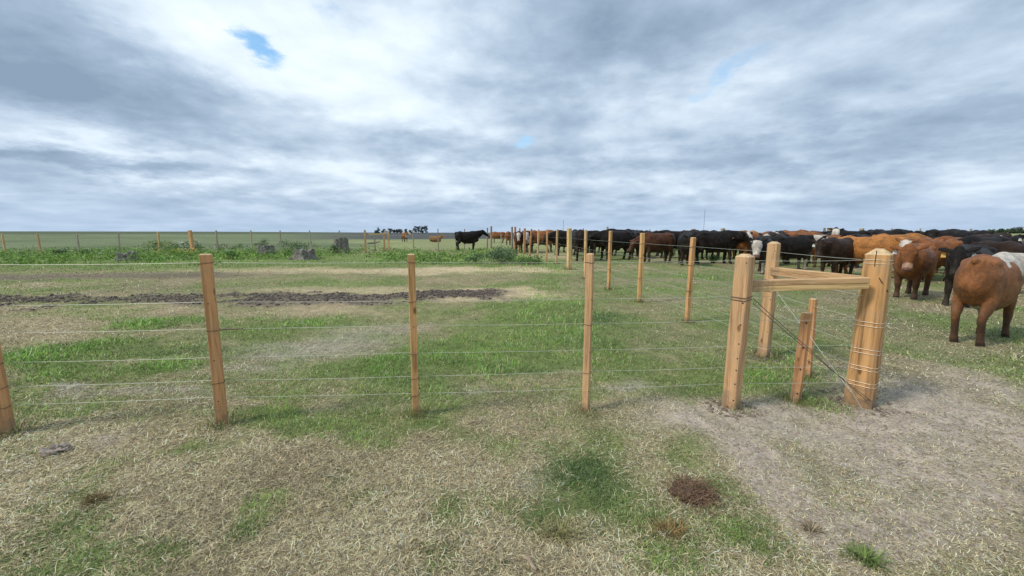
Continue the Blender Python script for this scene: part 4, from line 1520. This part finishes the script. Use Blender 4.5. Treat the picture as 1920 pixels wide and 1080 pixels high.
def stump(px, py, wpx, hpx, label, lean=0.0, hollow=True, ragged=.25):
    c = at(px, py)
    sc = c.y / F_PX
    r, h = wpx * sc * .5, hpx * sc
    o = thing('tree_stump', label, 'stump', (c.x, c.y, gz(c.x, c.y) if py > 470 else 0), 0, 'old grey stumps')
    bm = bmesh.new()
    n = 40
    prof = [(-.15, 1.05), (.05, 1.02), (.2, .94), (.5, .88), (.8, .87), (1.0, .88)]
    ph = [random.uniform(0, 6.28) for _ in range(4)]
    rings = []
    top = [1 + ragged * (math.sin(3 * 6.283 * k / n + ph[0]) * .5 + math.sin(7 * 6.283 * k / n + ph[1]) * .35 + random.uniform(-.3, .3)) for k in range(n)]
    for hh, rr in prof:
        ring = []
        for k in range(n):
            a = 6.28318 * k / n
            fl = 1 + .10 * math.sin(5 * a + ph[2]) * (1.3 - hh) + .05 * math.sin(11 * a + ph[3]) + random.uniform(-.03, .03)
            z = h * hh * (top[k] if hh == 1.0 else (top[k] * .5 + .5 if hh == .8 else 1))
            ring.append(bm.verts.new((r * rr * fl * math.cos(a) + lean * z, r * rr * fl * math.sin(a), z)))
        rings.append(ring)
    if hollow:
        for q, zz in ((.62, .92), (.5, .55), (.3, .45)):
            rings.append([bm.verts.new((r * .82 * q * math.cos(6.28318 * k / n), r * .82 * q * math.sin(6.28318 * k / n), h * zz * (top[k] if zz > .9 else 1))) for k in range(n)])
    for a, b in zip(rings, rings[1:]):
        for k in range(n):
            bm.faces.new((a[k], a[(k + 1) % n], b[(k + 1) % n], b[k]))
    bm.faces.new(rings[-1])
    bm_obj('trunk', bm, M_BARK, o, smooth=False)
    for k in range(5):
        bm = bmesh.new()
        a = 6.283 * k / 5 + random.uniform(-.3, .3)
        p0 = V3((r * .8 * math.cos(a), r * .8 * math.sin(a), h * .25))
        p1 = V3((r * 1.08 * math.cos(a), r * 1.08 * math.sin(a), h * .05))
        p2 = V3((r * 1.35 * math.cos(a + .2), r * 1.35 * math.sin(a + .2), -.06))
        tube_bm(bm, [p0, p1, p2], [r * .22, r * .16, r * .06], 7)
        bm_obj('root', bm, M_BARK, o)
    return o


stump(640, 474, 27, 27, 'tall hollow grey stump standing before the far fence', .03, True, .10)
stump(500, 479, 31, 17, 'short pale stump with spreading roots behind the wires', 0, True, .2)
stump(572, 487, 42, 17, 'broad weathered stump with a jagged mossy top', 0, True, .22)
stump(240, 489, 32, 13, 'low dark stump rotted nearly flat in the weeds', 0, True, .4)


def lump_mesh(bm, c, rx, ry, rz, seed, rough=.35, sub=3):
    res = bmesh.ops.create_icosphere(bm, subdivisions=sub, radius=1.0)
    for v in res['verts']:
        d = v.co.copy()
        k = 1 + rough * (float(fbm(np.array([d.x * 2.2 + seed]), np.array([d.y * 2.2 + d.z * 1.7]), 1.0, 4, seed)[0]) - .5) * 2
        v.co = V3((d.x * rx * k, d.y * ry * k, d.z * rz * k)) + c


def dung():
    c = at(1300, 930)
    o = thing('cow_dung', 'dry brown heap of dung on the straw right of centre', 'dung', (c.x, c.y, gz(c.x, c.y)))
    bm = bmesh.new()
    for k in range(15):
        a, q = random.uniform(0, 6.28), random.random() ** .6
        s = random.uniform(.012, .032)
        lump_mesh(bm, V3((math.cos(a) * q * .095, math.sin(a) * q * .085, s * .35 + .015 * (1 - q))), s * 1.4, s * 1.2, s * .55, 40 + k, .5, 2)
    bm_obj('pat', bm, M_DUNG, o)
    n = 1100
    x = c.x + RNG.normal(0, .06, n)
    y = c.y + RNG.normal(0, .06, n)
    z = gz(c.x, c.y) + .012 + RNG.random(n) * .02
    col = C(.14, .085, .050) * RNG.uniform(.5, 2.2, (n, 1))
    w = blades('dung_straw', x - c.x, y - c.y, z - gz(c.x, c.y), RNG.uniform(0, 6.28, n), RNG.uniform(.02, .05, n), RNG.normal(.1, .3, n), RNG.uniform(0, .6, n), RNG.normal(0, .005, n), np.full(n, .0035), col, M_STRAW)
    w.parent = o


dung()


def clod(px, py, r, label, seed, mat, cat='clod', flat=.45, name='soil_clod'):
    c = at(px, py)
    bm = bmesh.new()
    lump_mesh(bm, V3((0, 0, 0)), r, r * .7, r * flat, seed, .95, 4)
    for v in bm.verts:
        v.co *= 1 + random.uniform(-.09, .09)
    o = bm_obj(name, bm, mat, loc=(c.x, c.y, gz(c.x, c.y) + r * flat * .15))
    tag(o, label, cat)
    return o


clod(106, 846, .068, 'pale lump of broken ground beside the leftmost post', 3, M_SOILC, flat=.55)


def stick(px, py, l, a, label, r=.006):
    c = at(px, py)
    z = gz(c.x, c.y) + .018
    d = V3((math.cos(a), math.sin(a), 0)) * l * .5
    bm = bmesh.new()
    tube_bm(bm, [-d, -d * .3 + V3((0, .008, .008)), d * .4 + V3((.0, -.006, .004)), d], [r * .7, r, r * .9, r * .5], 6)
    o = bm_obj('stick', bm, M_STICK, loc=(c.x, c.y, z))
    tag(o, label, 'stick')


stick(893, 800, .14, .5, 'short dead stick between the third and fourth posts', .008)
stick(994, 1068, .075, -.9, 'pale wood chip at the bottom edge of the grass', .008)
stick(1690, 868, .16, .5, 'thin dry stalk lying on the trampled soil', .0035)


def scatter_clods(name, n, sampler, mat, r0, r1):
    Vs, Fs, off = [], [], 0
    ico = bmesh.new()
    bmesh.ops.create_icosphere(ico, subdivisions=1, radius=1)
    bv = np.array([v.co[:] for v in ico.verts])
    ico.verts.ensure_lookup_table()
    bf = np.array([[v.index for v in f.verts] for f in ico.faces])
    ico.free()
    x, y = sampler(n)
    n = len(x)
    z = relief(x, y, cover(x, y))
    r = r0 + (r1 - r0) * RNG.random(n) ** 3
    jit = 1 + RNG.normal(0, .22, (n, len(bv), 1))
    sq = np.stack([RNG.uniform(.8, 1.3, n), RNG.uniform(.8, 1.3, n), RNG.uniform(.45, .8, n)], 1)[:, None, :]
    V = bv[None] * jit * sq * r[:, None, None] + np.stack([x, y, z + r * .15], 1)[:, None, :]
    F = bf[None] + (np.arange(n) * len(bv))[:, None, None]
    o = obj(name, mesh_np(name, V.reshape(-1, 3), F.ravel(), 3, mat))
    o['kind'] = 'stuff'
    return o


def mud_sampler(n):
    W = [at(*p) for p in MUD[:-1]]
    i = RNG.integers(0, len(W) - 1, n)
    t = RNG.random(n)
    A = np.array([[w.x, w.y] for w in W])
    p = A[i] * (1 - t[:, None]) + A[i + 1] * t[:, None]
    x, y = p[:, 0] + RNG.normal(0, .2, n), p[:, 1] + RNG.normal(0, .50, n)
    k = cover(x, y)['m'] + fbm(x, y, .9, 3, 55) > .9 + RNG.random(n) * .3
    return x[k], y[k]


def soil_sampler(n):
    px, py = RNG.uniform(1150, 2050, n * 6), RNG.uniform(690, 1090, n * 6)
    cx, cy = (px - 960) / F_PX, (540 - py) / F_PX
    t = -CAM_H / (-math.sin(PITCH) + cy * math.cos(PITCH))
    x, y = cx * t, (math.cos(PITCH) + cy * math.sin(PITCH)) * t
    k = cover(x, y)['b'] > RNG.random(len(x)) * 1.1
    return x[k][:n], y[k][:n]


scatter_clods('mud_clods', 9000, mud_sampler, M_DARKC, .006, .034)
scatter_clods('soil_crumbs', 2600, soil_sampler, M_SOILC, .0025, .009)


def base_sampler(n):
    B = [(f_b, .13), (r_b, .13), (c_b, .17)]
    k = RNG.integers(0, 3, n)
    a = RNG.uniform(0, 6.28, n)
    q = np.array([b[1] for b in B])[k] * RNG.uniform(.6, 1.7, n)
    X = np.array([[b[0].x, b[0].y] for b in B])[k]
    return X[:, 0] + np.cos(a) * q, X[:, 1] + np.sin(a) * q


scatter_clods('post_hole_soil', 420, base_sampler, plain_mat('turned_soil', (.185, .145, .115), .95, 0, .4, 25, .01), .004, .020)


def post_grass():
    """longer grass added round the foot of the posts for contact shading"""
    spots = [(o[1], o[3], 150) for o in NP] + [(o[1], o[3], 70) for o in SP[:6]] + [(s1_b, .06, 120), (s2_b, .05, 80), (r_b, .1, 120), (f_b, .1, 90)]
    X, Y, S = [], [], []
    for b, w, n in spots:
        a = RNG.uniform(0, 6.283, n)
        q = w * .75 + np.abs(RNG.normal(0, .05, n))
        X.append(b.x + np.cos(a) * q)
        Y.append(b.y + np.sin(a) * q)
    x, y = np.concatenate(X), np.concatenate(Y)
    n = len(x)
    d = np.hypot(x, y)
    z = relief(x, y, cover(x, y)) - .004
    col = np.where((RNG.random(n) < .6)[:, None], GREEN * .9, STRAW * .8) * RNG.uniform(.4, 1.3, (n, 1))
    blades('grass_round_posts', x, y, z, RNG.uniform(0, 6.28, n), RNG.uniform(.05, .13, n), RNG.uniform(.7, 1.45, n), RNG.uniform(.2, 1.1, n), RNG.normal(0, .008, n), np.maximum(.0028, .001 * d), col, M_GRASS)  # blades added to shade the ground where the posts meet it


post_grass()


# weeds: broad-leaved rank growth in the band along the far fence, one uncountable mass
def build_weeds():
    n = 32000
    px = RNG.uniform(-250, 1010, n)
    py = 468 + RNG.random(n) ** 1.1 * 34
    cx, cy = (px - 960) / F_PX, (540 - py) / F_PX
    t = -CAM_H / (-math.sin(PITCH) + cy * math.cos(PITCH))
    x, y = cx * t, (math.cos(PITCH) + cy * math.sin(PITCH)) * t
    dens = fbm(x, y, .55, 4, 101)
    k = dens + .12 * (py < 488) - .25 * sstep(494, 502, py) > .50 + .1 * RNG.random(n)
    x, y, dens = x[k], y[k], dens[k]
    n = len(x)
    z = relief(x, y, cover(x, y)) + RNG.random(n) ** 1.5 * np.clip((dens - .38) * 1.4, .06, .42)
    base = lerp(np.tile(C(.24, .39, .08), (n, 1)), np.tile(C(.13, .23, .065), (n, 1)), fbm(x, y, 1.2, 3, 103))
    base = lerp(base, np.tile(C(.15, .21, .05), (n, 1)), (RNG.random(n) < .3) * .7)
    me = leaves_mesh('weeds', np.stack([x, y, z], 1), .13, np.clip(base * RNG.uniform(.65, 1.5, (n, 1)), .01, .5), M_LEAF, 1.9)
    o = obj('weeds', me)
    o['kind'] = 'stuff'


build_weeds()


# single tufts that stand out in the foreground
def tuft(px, py, n, spread, h, col, label, lean=0.0):
    c = at(px, py)
    a = RNG.uniform(0, 6.28, n)
    q = np.abs(RNG.normal(0, spread, n))
    z0 = gz(c.x, c.y)
    cols = col * RNG.uniform(.6, 1.8, (n, 1))
    o = blades('grass_tuft', np.cos(a) * q, np.sin(a) * q * .7, np.zeros(n), a + RNG.normal(0, .5, n), h * RNG.uniform(.6, 1.3, n), RNG.uniform(.5, 1.2, n), RNG.uniform(.5, 1.5, n), RNG.normal(0, .01, n), RNG.uniform(.003, .0045, n), np.clip(cols, .01, .6), M_GRASS)
    del o['kind']
    o.location = (c.x, c.y, z0)
    tag(o, label, 'grass tuft')


tuft(1622, 1052, 260, .04, .062, C(.16, .22, .065), 'bright green tuft on bare soil at the bottom right')
tuft(183, 940, 200, .028, .05, C(.15, .11, .045), 'small brown dry tuft in the straw at the left')
tuft(1520, 1000, 70, .008, .075, C(.30, .24, .16), 'sparse upright dead tuft on the trampled soil')
tuft(1050, 1000, 240, .06, .07, C(.24, .23, .10), 'yellowish dry tuft below the dark grass patch')
tuft(1255, 1000, 200, .05, .06, C(.25, .17, .07), 'brownish tuft just below the dung heap')

# ------------------------------------------------------------------ far trees, shed, masts
M_FAR = leaf_mat('far_leaf', .8, .1)
M_TRUNK = plain_mat('far_trunk', (.13, .11, .09), .9)


def far_tree(px, top, wpx, dist, label, tall=True, group='trees on the horizon', tone=(.070, .092, .078), n=420):
    d = ray(px, 436)
    k = dist / d.y
    x, y = d.x * k, dist
    z0 = gz(x, y)
    sc = dist / F_PX
    h = CAM_H + (436 - top) * sc - z0
    w = wpx * sc
    o = thing('tree', label, 'tree', (x, y, z0), 0, group)
    bm = bmesh.new()
    forks = []
    for q in range(4):
        tx = random.uniform(-.28, .28) * w
        tz = h * random.uniform(.6, .9)
        forks.append((tx, tz))
        tube_bm(bm, [V3((0, 0, -.5)), V3((tx * .15, 0, h * .25)), V3((tx * .7, random.uniform(-.1, .1) * w, tz * .7)), V3((tx, random.uniform(-.2, .2) * w, tz))], [h * .03, h * .024, h * .014, h * .006], 5)
    bm_obj('trunk', bm, M_TRUNK, o)
    lum = 14
    cs = np.stack([RNG.uniform(-.36, .36, lum) * w, RNG.uniform(-.3, .3, lum) * w, RNG.uniform(.16 if tall else .12, .84, lum) * h], 1)
    rs = RNG.uniform(.20, .32, lum) * (w if tall else w)
    kk = RNG.integers(0, lum, n)
    v = RNG.normal(0, 1, (n, 3))
    v /= np.linalg.norm(v, axis=1)[:, None]
    p = cs[kk] + v * (rs[kk] * RNG.random(n) ** .4)[:, None] * np.array([1, 1, .8 if tall else .45 * h / w * 1.6])
    p[:, 2] = np.clip(p[:, 2], .05 * h, h * 1.02)
    cols = np.array(tone) * RNG.uniform(.6, 1.5, (n, 1))
    obj('crown', leaves_mesh('crown', p, .17 * w, cols, M_FAR, 1.6), o)
    return o


for px_, top, w_, lab in [(778, 421, 9, 'leftmost tall tree of the dense clump on the horizon'), (785, 422, 8, 'second tall tree of the dense clump on the horizon'), (791, 421, 9, 'third tall tree of the dense clump on the horizon'),
                          (798, 422, 9, 'rightmost tall tree of the dense clump on the horizon')]:
    far_tree(px_, top, w_, 420, lab)
for px_, top, w_, lab in [(710, 426, 7, 'pointed tree at the left end of the low tree line'), (705, 431, 7, 'lowest bush at the left end of the low tree line'), (719, 429, 9, 'round low tree right of the pointed tree'), (733, 428, 9, 'low tree in the middle of the low tree line'),
                          (743, 429, 11, 'broad low tree right of the pale shed'), (751, 429, 9, 'broad low tree left of the conical tree'), (761, 428, 8, 'conical tree near the white faced cow'), (770, 430, 8, 'square low tree beside the dense tall clump')]:
    far_tree(px_, top, w_, 430, lab, False, 'low tree line on the horizon')
for px_, top, w_, lab in [(1859, 430, 9, 'flat topped tree at the left of the trees at the right edge'), (1877, 428, 13, 'flat topped tree in the middle of the trees at the right edge'), (1898, 426, 10, 'tallest tree of the trees at the right edge'),
                          (1910, 425, 10, 'tree at the right end of the trees at the right edge')]:
    far_tree(px_, top, w_, 300, lab, True, 'trees at the right edge', (.055, .080, .05))
far_tree(1905, 433.5, 60, 310, 'long low hedge beneath the trees at the right edge', False, 'trees at the right edge', (.11, .15, .07), 700)


def shed():
    d = ray(726, 436)
    y = 425
    x = d.x * y / d.y
    o = thing('farm_shed', 'small pale shed among the low trees on the horizon', 'shed', (x, y, gz(x, y)))
    bm = bmesh.new()
    bmesh.ops.create_cube(bm, size=1, matrix=Matrix.Translation((0, 0, 1.2)) @ Matrix.Diagonal((5, 4, 2.4, 1)))
    bm_obj('wall', bm, plain_mat('shed_wall', (.42, .40, .37), .8, 0, .15, 1), o)
    bm = bmesh.new()
    P = [(-2.8, -2.3, 2.4), (2.8, -2.3, 2.4), (2.8, 2.3, 2.4), (-2.8, 2.3, 2.4), (-2.8, 0, 3.4), (2.8, 0, 3.4)]
    v = [bm.verts.new(p) for p in P]
    for f in ((0, 1, 5, 4), (2, 3, 4, 5), (0, 4, 3), (1, 2, 5), (3, 2, 1, 0)):
        bm.faces.new([v[i] for i in f])
    bm_obj('roof', bm, plain_mat('shed_roof', (.30, .29, .29), .6, 0, .15, 1), o)


shed()


def mast(px, top, dist, wid, label):
    d = ray(px, 436)
    x, y = d.x * dist / d.y, dist
    z0 = gz(x, y)
    h = CAM_H + (436 - top) * dist / F_PX - z0
    o = thing('radio_mast', label, 'mast', (x, y, z0))
    m = plain_mat('mast_steel', (.22, .24, .27), .6)
    bm = bmesh.new()
    for k in range(3):
        a = 2.094 * k + .3
        tube_bm(bm, [V3((wid * math.cos(a), wid * math.sin(a), 0)), V3((wid * .7 * math.cos(a), wid * .7 * math.sin(a), h))], .07, 4)
    bm_obj('leg', bm, m, o)
    bm = bmesh.new()
    N = 14
    for i in range(N):
        for k in range(3):
            a, b = 2.094 * k + .3, 2.094 * (k + 1) + .3
            tube_bm(bm, [V3((wid * math.cos(a), wid * math.sin(a), h * i / N)), V3((wid * math.cos(b), wid * math.sin(b), h * (i + 1) / N))], .035, 3)
    bm_obj('lattice', bm, m, o)


mast(1056, 413, 520, .30, 'thin dark mast on the skyline above the stout pale post')
mast(1319, 394, 520, .42, 'tall lattice mast on the skyline above the black herd')
